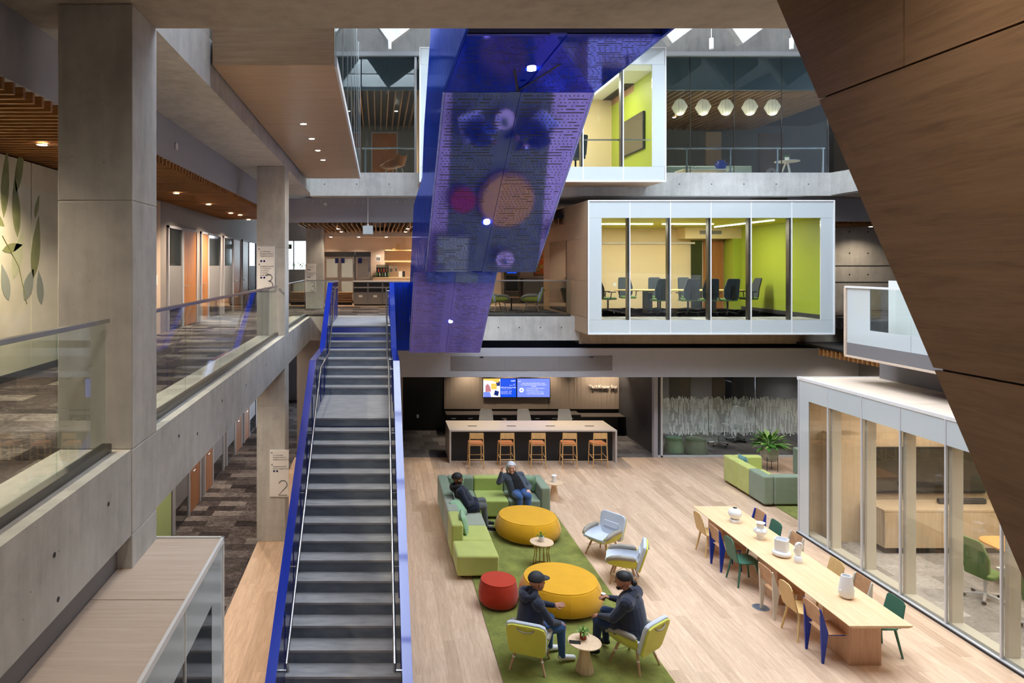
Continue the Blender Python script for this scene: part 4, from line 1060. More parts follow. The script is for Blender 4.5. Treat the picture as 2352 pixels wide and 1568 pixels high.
leafy(t, 110, .3, .42, .32, .055, ['leaf_var', 'leaf_green', 'leaf_green'], .64, 9)
# long table and chairs
t = thing('dining_table', 'very long oak communal table on three box legs', 'table', (6.77, 9.82, 0))
MB().prism([(0, .74), (.915, .74), (.915, .73), (.86, .705), (.05, .705), (0, .73)], 0, 2.44, 'y').build('table_top', M['oak_table'], t); MB().prism([(0, .74), (.915, .74), (.915, .73), (.86, .705), (.05, .705), (0, .73)], 2.444, 4.89, 'y').build('table_top', M['oak_table'], t)
for y0, y1 in ((.29, .88), (2.1, 2.71), (4.0, 4.6)): pbox('leg', (.19, .67, y0, y1, 0, .705), M['oak_leg'], t)
GC = 'mixed chairs at the long table'
L_, Rr_ = face(1, 0), face(-1, 0)
shell_chair('blond wooden chair at the far end of the long table', (6.84, 14.05, 0), L_, 'blond_wood', GC)
blade_chair('plywood chair with blue legs, second from the far end', (6.84, 13.38, 0), L_, 'blue_chair', GC)
shell_chair('green wooden chair between blue-legged and white-legged chairs', (6.82, 12.76, 0), L_, 'grey_green_chair', GC)
blade_chair('plywood chair with cream white legs at the long table', (6.84, 11.60, 0), L_, 'cream_metal', GC)
shell_chair('blond wooden chair next to the cream-legged chair', (6.80, 10.95, 0), L_, 'blond_wood', GC)
blade_chair('plywood chair with blue legs nearest the viewer', (6.84, 10.36, 0), L_, 'blue_chair', GC)
blade_chair('plywood chair back with blue leg, farthest on the pod side', (7.70, 14.25, 0), Rr_, 'blue_chair', GC)
shell_chair('green chair across the table from the blond chair, far end', (7.66, 13.62, 0), Rr_, 'grey_green_chair', GC)
blade_chair('plywood chair back between green and blond, pod side', (7.70, 13.0, 0), Rr_, 'cream_metal', GC)
shell_chair('blond chair back on the pod side of the table', (7.66, 11.82, 0), Rr_, 'blond_wood', GC)
blade_chair('brown plywood chair back next to the nearest green chair', (7.70, 11.22, 0), Rr_, 'cream_metal', GC)
shell_chair('green chair nearest the viewer on the pod side', (7.68, 10.5, 0), Rr_, 'grey_green_chair', GC)
GV = 'white vases on the long table'
def vase(label, loc): return thing('vase', label, 'vase', (loc[0], loc[1], .741), 0, GV)
t = vase('round white ball vase on a lobed foot', (7.2, 13.8)); MB().ball((0, 0, .175), .125, 28, 14, 1, 1, .92).build('bowl', M['white_ceramic'], t, smooth=60); MB().lathe([(.04, .285), (.04, .292), (.001, .292)], 16).build('mouth', M['black'], t)
for k in range(4):
    a = PI/4+k*PI/2; MB().lathe([(.058, 0), (.062, .01), (.062, .055), (.05, .065), (.001, .065)], 16, .038*math.cos(a), .038*math.sin(a)).build('foot_lobe', M['white_ceramic'], t, smooth=60)
t = vase('white vase with rings of bulging lobes', (7.24, 12.95)); MB().lathe([(.065, 0), (.07, .02), (.06, .09), (.085, .1), (.085, .2), (.06, .2), (.065, .3), (.085, .31), (.07, .315), (.001, .30)], 28).build('body', M['white_ceramic'], t, smooth=40)
for k in range(5):
    a = k*2*PI/5; MB().ball((.068*math.cos(a), .068*math.sin(a), .15), .055, 14, 8).build('lobe', M['white_ceramic'], t, smooth=60)
t = vase('wide white cylinder vase with wavy rim and round base', (7.2, 12.2)); n = 36
MB().loft([[((r+.012*math.cos(4*2*PI*i/n))*math.cos(2*PI*i/n), (r+.012*math.cos(4*2*PI*i/n))*math.sin(2*PI*i/n), z) for i in range(n)] for r, z in ((.112, .09), (.116, .30), (.104, .30), (.1, .12))]).build('cylinder', M['white_ceramic'], t, smooth=50)
MB().lathe([(.10, 0), (.14, .02), (.155, .055), (.13, .095), (.001, .1)], 32).build('base', M['white_ceramic'], t, smooth=60)
t = vase('slim white sculptural vase of stacked knots', (7.33, 11.93)); MB().lathe([(.062, 0), (.066, .02), (.062, .10), (.05, .11), (.001, .11)], 22).build('base', M['white_ceramic'], t, smooth=50); MB().lathe([(.035, .10), (.045, .18), (.04, .25), (.05, .3), (.001, .31)], 16).build('stem', M['white_ceramic'], t, smooth=60)
for z_, sx in ((.20, 1), (.29, -1)):
    MB().tube([(.05*math.cos(2*PI*k/16), sx*.02, z_+.05*math.sin(2*PI*k/16)) for k in range(17)], .022, 8).build('knot', M['white_ceramic'], t, smooth=60)
t = vase('tall white tapering vase with two small knobs', (7.3, 10.66)); MB().lathe([(.06, 0), (.09, .02), (.108, .07), (.105, .14), (.082, .29), (.07, .345), (.06, .345), (.065, .28), (.001, .05)], 32).build('body', M['white_ceramic'], t, smooth=50)
for s in (-1, 1): MB().ball((s*.105, -.02, .12), .017, 10, 6).build('knob', M['white_ceramic'], t, smooth=60)
paint('grille_metal', (140, 150, 165), .35, .6)
for lb, p in (('round metal floor socket beside the cream-legged chair', (6.62, 11.83)), ('round metal floor socket under the turned lounge chair', (4.80, 13.08))):
    t = thing('floor_socket', lb, 'floor socket', (p[0], p[1], 0)); MB().lathe([(.135, 0), (.135, .004), (.12, .006), (.001, .006)], 28).build('plate', M['grille_metal'], t)
    for k in range(12):
        a = 2*PI*k/12; MB().at(.08*math.cos(a), .08*math.sin(a), .0062, rz=a).box(-.025, .025, -.004, .004, 0, .0008).build('slot', M['near_black'], t)

# ================================================================== BAR
t = thing('bar_counter', 'long pale waterfall bar counter with black front', 'counter', (2.12, 20.45, 0))
paint('bar_top', (196, 186, 178), .3, var=.03)
pbox('counter_top', (0, 5.02, 0, 1.3, .95, .99), M['bar_top'], t); pbox('end_panel', (0, .05, 0, 1.3, 0, .95), M['bar_top'], t); pbox('end_panel', (4.97, 5.02, 0, 1.3, 0, .95), M['bar_top'], t); pbox('front_panel', (.05, 4.97, .28, .32, 0, .95), M['near_black'], t)
for i in range(4): pbox('socket_flap', (.62+i*1.2, .62+i*1.2+.28, .52, .6, .99, .993), M['near_black'], t)
for i, x_ in enumerate((2.85, 3.74, 4.66, 5.58, 6.45)):
    bar_stool('wooden bar stool with tan seat, %s from the stairs' % ('first', 'second', 'third', 'fourth', 'fifth')[i], (x_, 20.12, 0), R((0, 2, -1, -3, 3)[i]), 'bar stools')
t = thing('back_counter', 'dark low cabinet along the bar back wall', 'cabinet', (2.36, 23.85, 0))
wood('dark_wood', (56, 50, 48), (78, 70, 66), (.6, 12, 12), 2.2, .5, True, .05)
pbox('cabinet_top', (0, 4.7, -.02, .6, .69, .72), M['dark_wood'], t); pbox('cabinet_top', (4.72, 6.25, -.02, .6, .62, .65), M['dark_wood'], t); pbox('carcass', (0, 4.7, 0, .6, 0, .69), M['near_black'], t); pbox('end_panel', (6.2, 6.25, 0, .6, 0, .62), M['near_black'], t)
for i in range(8):
    o = pbox('drawer', (.03+i*.585, .6+i*.585, -.015, 0, .35, .66), M['near_black'], t); pbox('drawer_pull', (.18+i*.585, .33+i*.585, -.025, -.015, .58, .60), M['white'], o)
for x_ in (2.0, 3.86):
    pbox('sticky_note', (x_, x_+.1, -.022, -.016, .5, .6), M['peach_wall'], t)
t = thing('wall_panelling', 'ribbed taupe wall panelling behind the bar', 'panelling', (2.35, 24.5, .78))
paint('panel_taupe', (160, 146, 134), .6, var=.03)
for i in range(7): pbox('wall_panel', (i*.935, i*.935+.93, 0, .04, 0, 1.8), M['panel_taupe'], t)
for i in range(44): pbox('rib', (.07+i*.147, .082+i*.147, -.008, 0, 0, 1.8), M['panel_taupe'], t)
# twin screens
for nm, d in (('scr_blue', (20, 80, 225)), ('scr_lav', (120, 140, 250)), ('scr_yellow', (235, 200, 90)), ('scr_white', (235, 238, 250)), ('scr_navy', (20, 40, 110)), ('scr_skin', (190, 120, 130))):
    t_ = NT(nm); t_.b.inputs['Base Color'].default_value = (0, 0, 0, 1); t_.b.inputs['Emission Color'].default_value = (*lin(d), 1); t_.b.inputs['Emission Strength'].default_value = .6; t_.b.inputs['Roughness'].default_value = .2
def screen(label, x0, x1):
    t = thing('display_screen', label, 'screen', (x0, 24.44, 1.2)); pbox('bezel', (0, x1-x0, 0, .05, 0, .70), M['black'], t, bev=.006); return t
t = screen('wall display with a photo and blue text panel', 3.72, 4.93)
pbox('picture_wall', (.02, .63, -.003, 0, .02, .68), M['scr_white'], t); pbox('text_panel', (.635, 1.2, -.003, 0, .02, .68), M['scr_blue'], t)
MB().prism([(.02, .68), (.63, .68), (.55, .52), (.35, .6), (.02, .62)], -.005, -.003, 'y').build('picture_patch', M['scr_yellow'], t); pbox('picture_patch', (.3, .5, -.005, -.003, .3, .5), M['scr_yellow'], t); pbox('picture_patch', (.48, .62, -.005, -.003, .42, .58), M['scr_navy'], t)
MB().prism([(.1, .2), (.3, .22), (.26, .4), (.18, .5), (.1, .42)], -.006, -.003, 'y').build('picture_patch', M['scr_skin'], t); MB().prism([(.03, .02), (.3, .02), (.26, .2), (.03, .2)], -.006, -.003, 'y').build('picture_patch', M['scr_lav'], t); MB().prism([(.4, .1), (.55, .06), (.58, .22), (.44, .26)], -.006, -.003, 'y').build('picture_patch', M['scr_navy'], t)
text('intuit', .07, (1.16, -.004, .58), 'scr_white', t, align='RIGHT', bold=.002); text('2023\nRequest a visit', .035, (1.16, -.004, .47), 'scr_white', t, align='RIGHT')
text('MTV-20 TechKnow Bar', .055, (.66, -.004, .345), 'scr_white', t, bold=.001); text('In-Person tech and service', .035, (.66, -.004, .30), 'scr_white', t)
text('Open Monday - Friday\nMorning 9am - 12pm\nAfternoon 1pm - 5pm', .042, (.66, -.004, .22), 'scr_white', t)
t = screen('wall display with lavender notice', 4.94, 6.14)
pbox('text_panel', (.02, 1.18, -.003, 0, .02, .68), M['scr_lav'], t)
text('intuit', .05, (.04, -.004, .57), 'scr_white', t, bold=.001); text('Even when the TechKnow Bar is closed\nYou can get the same great personal support\nremotely', .05, (.6, -.004, .5), 'scr_white', t, align='CENTER', bold=.0008)
text('\u2022 Community Slack support\n#techknow_andon\n\u2022 Chat online with a Tech\n\u2022 Call IT Service Desk 800', .06, (.33, -.004, .32), 'scr_white', t)
MB().at(.17, -.004, .27, rx=PI/2).lathe([(.085, 0), (.085, .002), (.001, .002)], 24).build('badge', M['scr_white'], t); MB().at(.17, -.0062, .27, rx=PI/2).lathe([(.03, 0), (.03, .001), (.001, .001)], 16).build('badge', M['scr_lav'], t)
t = thing('wall_sign', 'raised TechKnow Bar lettering on the panelling', 'sign', (7.52, 24.46, 1.53)); letters('TechKnow Bar', .168, (0, 0, 0), 'plaster', t, .02)
for i, x_ in enumerate((3.55, 4.87, 6.21)):
    o = office_chair('pale mesh task chair behind the bar, %s from the stairs' % ('first', 'second', 'third')[i], (x_, 22.6, 0), R((170, 185, 178)[i]), 'grey_mesh', 'grey_mesh', 'light_metal', 'task chairs behind the bar', False)
for (x_, z_, lb) in ((1.36, .95, 'white socket plate on the black passage wall'),):
    o = pbox('socket_plate', (x_, x_+.08, 24.53, 24.55, z_-.5, z_-.38), M['white'], None); tag(o, lb, 'socket')
for x_ in (3.2, 4.6, 6.0, 7.6, 8.3): downlight(x_, 24.1, 2.665, 70, bpy.data.objects['ceiling_bar'], size=70)
for x_ in (3.0, 5.0, 6.6): downlight(x_, 21.4, 2.665, 70, bpy.data.objects['ceiling_bar'], size=80)
# glass room beside the bar
t = thing('partition', 'glass wall with white dashed film beside the bar', 'glass wall', kind='structure')
for a, b in ((8.78, 10.2), (10.21, 11.65), (11.66, 13.1), (13.11, 13.98)):
    o = pbox('pane', (a, b, 21.14, 21.152, .05, 2.65), M['glass_clear'], t); pbox('film', (a+.002, b-.002, 21.136, 21.139, .5, 2.05), M['frit_film'], o)
pbox('head_rail', (8.6, 14, 21.1, 21.2, 2.63, 2.67), M['light_metal'], t); pbox('sill_rail', (8.6, 14, 21.1, 21.2, 0, .05), M['light_metal'], t); pbox('jamb', (8.5, 8.62, 21.08, 21.24, 0, 2.67), M['grey_paint'], t); pbox('jamb', (8.72, 8.78, 21.1, 21.2, 0, 2.67), M['light_metal'], t)
sbox('wall_back_glass_room', (9.1, 14, 26.2, 26.35, 0, 2.57), M['grey_dark'], 'dark back wall of the glass room', 'wall')
t = thing('cabinet', 'tall grey cupboards inside the glass room', 'cabinet', (9.3, 25.6, 0))
for i in range(5): pbox('door', (i*.8, i*.8+.79, 0, .5, 0, 2.3), M['grey_mid' if i in (1, 3) else 'near_black'], t)
def green_pouf(lb, p, r, mat):
    t = thing('pouf', lb, 'pouf', (p[0], p[1], 0)); MB().lathe([(r*1.05, 0), (r*1.08, .05), (r*.92, .40), (r*.85, .44), (.001, .45)], 28).build('cover', M[mat], t, smooth=60); MB().lathe([(r*.86, .437), (r*.88, .44), (r*.86, .443)], 28).build('piping', M[mat], t)
green_pouf('pale green pouf behind the dashed glass', gp(1548, 1036)[:2], .27, 'mint_fabric'); green_pouf('dark green pouf behind the dashed glass', gp(1597, 1038)[:2], .33, 'sage_fabric')
for i, p in enumerate((gp(1650, 1022), gp(1692, 1012))):
    office_chair('grey swivel chair behind the dashed glass, %s' % ('nearer the dark pouf', 'farther back')[i], (p.x, p.y, 0), R(200-60*i), 'grey_mesh', 'charcoal_fabric', 'light_metal', 'swivel chairs in the glass room', False)
downlight(10.5, 23.5, 2.665, 60, bpy.data.objects['ceiling_bar'], warm=(.95, .97, 1)); downlight(12.6, 23.5, 2.665, 60, bpy.data.objects['ceiling_bar'], warm=(.95, .97, 1))
# glass pod: table and green chairs
t = thing('meeting_table', 'orange oak meeting table inside the right pod', 'table', (12.1, 11.4, 0)); MB().prism(rrect(1.5, 3.4, .3, 5), .71, .74, 'z').build('table_top', M['walnut_door'], t)
bpy.data.objects[t.name].children[0].data.materials[0] = wood('orange_oak', (216, 150, 84), (236, 178, 112), (9, .6, 9), 2, .4)
for y_ in (-1, 1): pbox('leg', (-.3, .3, y_-.06, y_+.06, 0.012, .71), M['near_black'], t)
for i, (p, a) in enumerate((((10.75, 12.1), -80), ((10.75, 11.0), -95), ((10.85, 10.0), -85))):
    office_chair('green swivel chair in the right pod, %s' % ('farthest', 'middle', 'nearest the viewer')[i], (p[0], p[1], .012), R(a), 'green_mesh', 'green_mesh', 'light_metal', 'green chairs in the pod', False)
# meeting box: table and dark chairs
t = thing('meeting_table', 'oval wooden table inside the white meeting box', 'table', (9.5, 21.6, Z3)); MB().lathe([(.001, .74), (1, .74), (1, .715), (.001, .70)], 40, sx=2.05, sy=.6).build('table_top', M['blond_wood'], t)
for s in (-1, 1): pbox('leg', (s*1.0-.08, s*1.0+.08, -.2, .2, .0, .70), M['grey_dark'], t)
GM = 'charcoal chairs in the meeting box'
for i, (x_, y_, a) in enumerate(((8.55, 20.75, 0), (9.4, 20.75, 4), (10.0, 20.75, -3), (10.6, 20.75, 5), (7.25, 21.6, -90), (8.2, 22.5, 180), (9.2, 22.5, 178), (10.2, 22.5, 183), (11.75, 21.7, 90))):
    office_chair('charcoal swivel chair in the white meeting box, ' + ('near side first from left', 'near side second', 'near side third', 'near side fourth', 'at the left table end', 'far side first', 'far side second', 'far side third', 'at the right table end by the door')[i], (x_, y_, Z3), R(a), 'charcoal_fabric', 'green_mesh', 'near_black', GM)
office_chair('charcoal swivel chair in the highest white box', (5.85, 20.3, 8.65), R(20), 'charcoal_fabric', 'charcoal_fabric', 'near_black', None)
t = thing('meeting_table', 'white table in the highest white box', 'table', (4.6, 21.2, 8.65)); pbox('table_top', (-1.2, 1.2, -.5, .5, .71, .74), M['white'], t); pbox('leg', (-.9, -.8, -.3, .3, 0, .71), M['grey_dark'], t); pbox('leg', (.8, .9, -.3, .3, 0, .71), M['grey_dark'], t)
# ================================================================== KITCHEN, UPPER LOUNGE, TOP LEVEL
t = thing('refrigerator', 'double steel refrigerator with frosted doors', 'refrigerator', (-2.15, 27.0, Z3))
paint('fridge_steel', (176, 166, 158), .35, .8); paint('frost_pane', (196, 208, 212), .25, coat=.3)
def fridge(t, w, cols, mat):
    pbox('body', (0, w, .02, .74, .12, 2.05), M['fridge_steel'], t)
    pbox('vent_head', (0, w, 0, .02, 1.86, 2.05), M['steel_dark'], t)
    for c in range(cols):
        for a, b in ((.14, .95), (.97, 1.84)):
            x0 = c*w/cols+.01; x1 = (c+1)*w/cols-.01
            o = pbox('door', (x0, x1, 0, .02, a, b), M['fridge_steel'], t, bev=.004); pbox('pane', (x0+.07, x1-.07, -.004, 0, a+.07, b-.07), M[mat], o)
            pbox('handle', (x1-.05, x1-.03, -.03, 0, (a+b)/2-.15, (a+b)/2+.15), M['chrome'], o)
    for x_ in (.05, w-.1): pbox('foot', (x_, x_+.05, .1, .6, 0, .12), M['black'], t)
fridge(t, 1.2, 2, 'frost_pane')
pbox('notice', (.42, .56, -.012, -.006, 1.6, 1.8), M['blue_dark'], t); pbox('notice', (.66, .8, -.012, -.006, 1.6, 1.8), M['blue_dark'], t)
t = thing('refrigerator', 'narrow steel refrigerator beside the double one', 'refrigerator', (-.92, 27.0, Z3)); fridge(t, .6, 1, 'grey_mid'); pbox('notice', (.1, .25, -.012, -.006, 1.6, 1.8), M['blue_dark'], t)
t = thing('kitchen_island', 'grey island cabinet with open cubbies and three drawers', 'cabinet', (-.95, 25.5, Z3))
pbox('worktop', (-.02, 2.2, -.02, .7, .88, .92), M['grey_paint'], t); pbox('carcass', (0, 2.18, .02, .68, .06, .88), M['grey_mid'], t); pbox('plinth', (.03, 2.15, .05, .6, 0, .06), M['near_black'], t)
for c in range(4):
    x0 = c*.545
    for a, b in ((.72, .86), (.52, .66)): pbox('cubby', (x0+.03, x0+.515, .012, .022, a, b), M['near_black'], t)
    o = pbox('drawer', (x0+.008, x0+.537, 0, .02, .06, .48), M['grey_mid'], t, bev=.003); pbox('label_plate', (x0+.2, x0+.34, -.006, 0, .32, .40), M['white'], o); pbox('shelf_edge', (x0+.008, x0+.537, 0, .02, .665, .70), M['grey_paint'], t)
t = thing('kitchen_counter', 'peach fronted counter along the kitchen wall', 'counter', (-.25, 27.2, Z3))
pbox('worktop', (0, 4.2, -.02, .59, 1.0, 1.04), M['beige_wall'], t)
for i in range(6): pbox('door', (i*.7, i*.7+.692, 0, .56, 0, 1.0), M['peach_wall'], t)
t = thing('drinks_rack', 'black rack of bottles and cans on the counter', 'rack', (-.1, 27.35, Z3+1.04)); pbox('frame', (0, .5, 0, .3, 0, .38), M['near_black'], t); pbox('back', (0, .5, .1, .3, .38, .5), M['glass_dark'], t)
for i in range(9): MB().at(.03+i*.055, -.03, .04+.16*(i % 2)).lathe([(.02, 0), (.022, .1), (.01, .13), (.01, .16), (.001, .16)], 8).build('bottle', M[('leaf_green', 'red_fabric', 'frost_pane', 'brass')[i % 4]], t)
t = thing('tablet', 'tablet on a stand beside a pink card', 'tablet', (.95, 27.4, Z3+1.04)); pbox('card', (-.15, .0, .03, .05, 0, .24), M['white'], t); pbox('screen', (0, .1, 0, .02, .01, .24), M['near_black'], t)
for z_, lb in ((1.64, 'upper wooden wall shelf in the kitchen'), (1.15+.5, None)):
    if lb: o = pbox('wall_shelf', (.25, 1.5, 27.5, 27.8, Z3+2.10, Z3+2.14), M['blond_wood'], None); tag(o, lb, 'shelf')
o = pbox('wall_shelf', (.25, 1.45, 27.5, 27.8, Z3+1.64, Z3+1.68), M['blond_wood'], None); tag(o, 'lower wooden wall shelf in the kitchen', 'shelf')
t = thing('wooden_ornament', 'stacked wooden letters on the upper shelf', 'ornament', (.55, 27.6, Z3+2.14))
for a, b in (((0, .12), (0, .07)), ((.14, .3), (0, .08)), ((.16, .28), (.085, .16)), ((.16, .3), (.165, .24))): pbox('block', (a[0], a[1], 0, .06, b[0], b[1]), M['blond_wood'], t, bev=.01)
for (x0, x1, z0, z1, lb) in ((-.12, .08, 1.68, 1.95, 'printed notice on the kitchen wall'), (.42, .58, 1.22, 1.5, 'small framed print beside the bottle rack'), (.64, .76, 1.24, 1.5, 'pair of dark cards on the kitchen wall')):
    t = thing('notice', lb, 'notice', (x0, 27.78, Z3+z0)); pbox('sheet', (0, x1-x0, 0, .02, 0, z1-z0), M['white'], t); pbox('print', (.02, x1-x0-.02, -.002, 0, .03, (z1-z0)*.6), M['grey_mid'], t)
t = thing('slat_bench', 'low slatted oak bench beside the fridges', 'bench', (-1.95, 25.9, Z3))
for i in range(5): pbox('slat', (0, .95, 0, .03, .12+i*.07, .155+i*.07), M['slat_pale'], t)
pbox('seat', (0, .95, 0, .5, .46, .49), M['slat_pale'], t); pbox('base', (.02, .93, .04, .48, 0, .46), M['near_black'], t)
t = thing('projector', 'small grey projector box hanging on a thin rod', 'projector', (-.33, 20.75, 6.87)); pbox('housing', (-.155, .155, -.14, .14, 0, .26), M['frosted_panel'], t, bev=.008); MB().tube([(0, 0, .26), (0, 0, 1.13)], .012, 8).build('rod', M['white'], t); MB().tube([(0, 0, .26), (0, 0, .31)], .03, 10).build('mount', M['white'], t)
for i in range(6):
    li = bpy.data.lights.new('kitchen_lamp', 'SPOT'); li.energy = 60; li.color = (1, .84, .66); li.spot_size = R(120); li.spot_blend = .8; lo = bpy.data.objects.new('kitchen_lamp', li); COL.objects.link(lo); lo.location = (-1.9+i*1.1, 27.1, 7.04)
    MB().tube([(-1.9+i*1.1, 27.1, 7.062), (-1.9+i*1.1, 27.1, 7.052)], .05, 12).build('downlight', M['lamp_glow'], bpy.data.objects['ceiling_kitchen'])
# upper lounge
GL = 'lime lounge chairs by the upper balustrade'
lounge_chair('lime lounge chair turned left behind the upper balustrade', (5.02, 22.5, Z3), face(-.95, .25), GL)
lounge_chair('lime lounge chair half hidden by the blue flight', (3.92, 22.5, Z3), face(.95, .3), GL)
t = thing('coffee_table', 'small round wooden table between the lime lounge chairs', 'table', (4.45, 22.9, Z3)); MB().lathe([(.001, .45), (.3, .45), (.3, .43), (.001, .425)], 28).build('table_top', M['walnut_door'], t); MB().tube([(0, 0, .43), (0, 0, .02)], .025, 8).build('stem', M['black'], t); MB().lathe([(.2, 0), (.2, .015), (.001, .02)], 20).build('foot', M['black'], t)
t = thing('kiosk', 'steel coffee kiosk with a blue screen', 'kiosk', (4.95, 27.0, Z3)); pbox('cabinet', (0, .62, 0, .6, 0, 1.9), M['steel_dark'], t); pbox('screen', (.12, .5, -.02, 0, 1.2, 1.45), M['scr_blue'], t, bev=.005); pbox('niche', (.08, .55, -.005, 0, .5, 1.1), M['near_black'], t); pbox('shelf', (.06, .57, -.05, 0, .48, .5), M['steel'], t)
sbox('wall_back_lounge', (5.6, 10, 27.8, 28, Z3, 8.0), M['peach_wall'], 'peach wall behind the upper lounge', 'wall')
t = thing('cabinet', 'low grey cupboards along the lounge wall', 'cabinet', (5.75, 27.2, Z3))
for i in range(3): pbox('door', (i*.6, i*.6+.593, 0, .55, 0, .95), M['grey_mid'], t)
pbox('top', (0, 1.8, -.01, .56, .95, .98), M['grey_mid'], t)
t = NT('abstract_paint'); v = t.coord((3, 3, 3)); f = t.noise(v, 1.3, 3, .5, 1.5)
t.col(t.ramp(f, [(.3, lin((40, 90, 130))), (.42, lin((220, 170, 50))), (.5, lin((210, 70, 30))), (.6, lin((230, 120, 40))), (.7, lin((60, 120, 80)))]))
t = thing('painting', 'colourful abstract painting on the lounge wall', 'painting', (6.35, 27.78, 5.55)); pbox('canvas', (0, .75, -.03, .02, 0, 1.15), M['abstract_paint'], t); pbox('frame', (-.03, .78, -.02, .02, -.03, 1.18), M['near_black'], t)
# end of corridor
t = thing('exit_sign', 'green exit sign hanging at the corridor end', 'sign', (-3.72, 28.0, 6.60)); pbox('plate', (-.15, .15, 0, .03, 0, .2), M['leaf_green'], t); pbox('pictogram', (-.06, .06, -.003, 0, .04, .16), M['white'], t); MB().tube([(0, .015, .2), (0, .015, 1.46)], .01, 6).build('rod', M['near_black'], t)
t = thing('planter', 'white planter box of leafy greens by the corridor window', 'planter', (-4.1, 28.6, Z3)); pbox('box', (0, 1.0, 0, .35, 0, 1.35), M['white'], t)
q = bpy.data.objects.new('greenery', None); COL.objects.link(q); q.parent = t; q.location = (.5, .17, 0)
for k in range(3):
    b = MB(); rr = random.Random(k)
    for j in range(40):
        c = Vector((rr.uniform(-.5, .5), rr.uniform(-.15, .15), 1.35+rr.uniform(0, .28))); d = Vector((rr.uniform(-1, 1), rr.uniform(-1, 1), rr.uniform(.2, 1))).normalized()*.1; s_ = d.cross(Vector((0, 0, 1)))*.4
        b.add([c, c+d*.5+s_, c+d, c+d*.5-s_], [(0, 1, 2, 3)])
    b.build('foliage_clump', M[('leaf_green', 'leaf_var', 'leaf_green')[k]], q)['kind'] = 'stuff'
# signs on the columns
def sign(label, loc, w, h, num, top, up, lines3=False):
    t = thing('wayfinding_sign', label, 'sign', loc); pbox('board', (0, w, -.02, 0, 0, h), M['white_frame'], t, bev=.003)
    y = -.0215
    def arrow(x, z, a):
        b = MB().at(x, y, z, ry=a); b.box(-.022, .022, -.001, .001, -.004, .004); b.at(x, y, z, ry=a+0).prism([(-.022, 0), (-.004, .016), (.004, .016), (-.012, 0), (.004, -.016), (-.004, -.016)], -.001, .001, 'y'); b.build('arrow', M['near_black'], t)
    arrow(.05, h-.06, 0); text('\n'.join(top), .042, (.07, y, h-.125), 'grey_mid', t)
    z = h-.16-.052*len(top)
    def dots(z):
        for i in range(2):
            MB().at(.095+i*.065, y, z, rx=PI/2).lathe([(.022, 0), (.022, .001), (.001, .001)], 16).build('icon', M['blue_dark'], t)
    if not lines3: dots(z); z -= .075
    arrow(.05, z, PI/2); text('\n'.join(up), .042, (.07, y, z-.05), 'grey_mid', t); dots(z-.03-.048*len(up)-.01)
    cx_ = w-.125; pt = []
    if num == '3':
        pt = [(.072*math.cos(R(150-k*15)), .245+.072*math.sin(R(150-k*15))) for k in range(17)]+[(-.02, .173), (.0, .173)]+[(.088*math.cos(R(90-k*15)), .085+.088*math.sin(R(90-k*15))) for k in range(17)]
    else:
        pt = [(.088*math.cos(R(165-k*15)), .225+.088*math.sin(R(165-k*15))) for k in range(14)]+[(-.095, .0), (.095, .0)]
    MB().tube([(cx_+a, y, .035+b) for a, b in pt], .0075, 6).build('numeral', M['grey_dark'], t)
sign('white wayfinding sign with a large 3 on the second column', (-2.615, 14.655, 5.385), .38, .95, '3', ['Co-Working', 'Neighborhood C', 'Neighborhood D'], ['Neighborhood B', 'Two Harbors', 'Two Rivers', 'Turtle Bay', 'Santa Monica'])
sign('white wayfinding sign with a large 2 on the lower column', (-2.34, 14.655, .97), .41, 1.0, '2', ['Co-Working', 'Neighborhood C', 'Neighborhood D, E, F'], ['Neighborhood B', 'Quiet Neighborhood A'], True)
sign('white wayfinding sign with a large 3 on the third column', (-2.56, 23.795, 5.0), .38, .99, '3', ['Co-Working'], ['Neighborhood B', 'Two Harbors', 'Two Rivers'])
# small fittings on the fascia and walls
for (x_, y_, z_, lb) in ((-3.055, 10.3, 7.72, 'round white sensor on the left fascia'),):
    o = MB().tube([(x_, y_, z_), (x_+.012, y_, z_)], .06, 16).build('sensor', M['white'], None); tag(o, lb, 'sensor')
o = pbox('light_switch', (-4.83, -4.815, 14.75, 14.85, 5.5, 5.72), M['white'], None); tag(o, 'white light switch on the warm-toned corridor wall', 'switch')

# ---------------------------------------------------------------- top level glass fronts
paint('blue_grey', (96, 116, 128), .6); paint('slate', (124, 127, 130), .6)
UW = thing('window_2', 'tall glazing of the top level beyond the white box', 'window', kind='structure')
for a, b in ((7.95, 9.19), (9.2, 10.49), (10.5, 11.89), (11.9, 13.3)):
    pbox('pane', (a, b, 20.16, 20.175, 8.66, 12.08), M['glass_tint'], UW)
for a in (9.19, 10.49, 11.89, 13.25):
    pbox('pane_joint', (a, a+.012, 20.15, 20.18, 8.66, 12.08), M['steel_dark'], UW); pbox('rail_post', (a-.02, a+.02, 20.35, 20.39, Z4, 9.42), M['chrome'], UW)
pbox('guard_rail', (7.95, 13.3, 20.34, 20.4, 9.40, 9.44), M['chrome'], UW); pbox('bulkhead', (7.95, 13.6, 20.7, 20.8, 11.25, 12.3), M['blue_grey'], UW)
UL = thing('window_3', 'glazing of the top level left of the blue flight', 'window', kind='structure')
for a, b in ((-.5, .3), (.31, 1.1)): pbox('pane', (a, b, 20.16, 20.175, 8.66, 12.08), M['glass_tint'], UL)
pbox('guard_rail', (-.5, 1.1, 20.34, 20.4, 9.40, 9.44), M['chrome'], UL); pbox('rail_post', (-.42, -.38, 20.35, 20.39, Z4, 9.42), M['chrome'], UL); pbox('window_frame', (1.05, 1.12, 20.1, 20.2, 8.66, 12.08), M['steel'], UL)
pbox('bulkhead', (-2.0, 1.3, 20.7, 20.8, 11.25, 12.3), M['blue_grey'], UL)
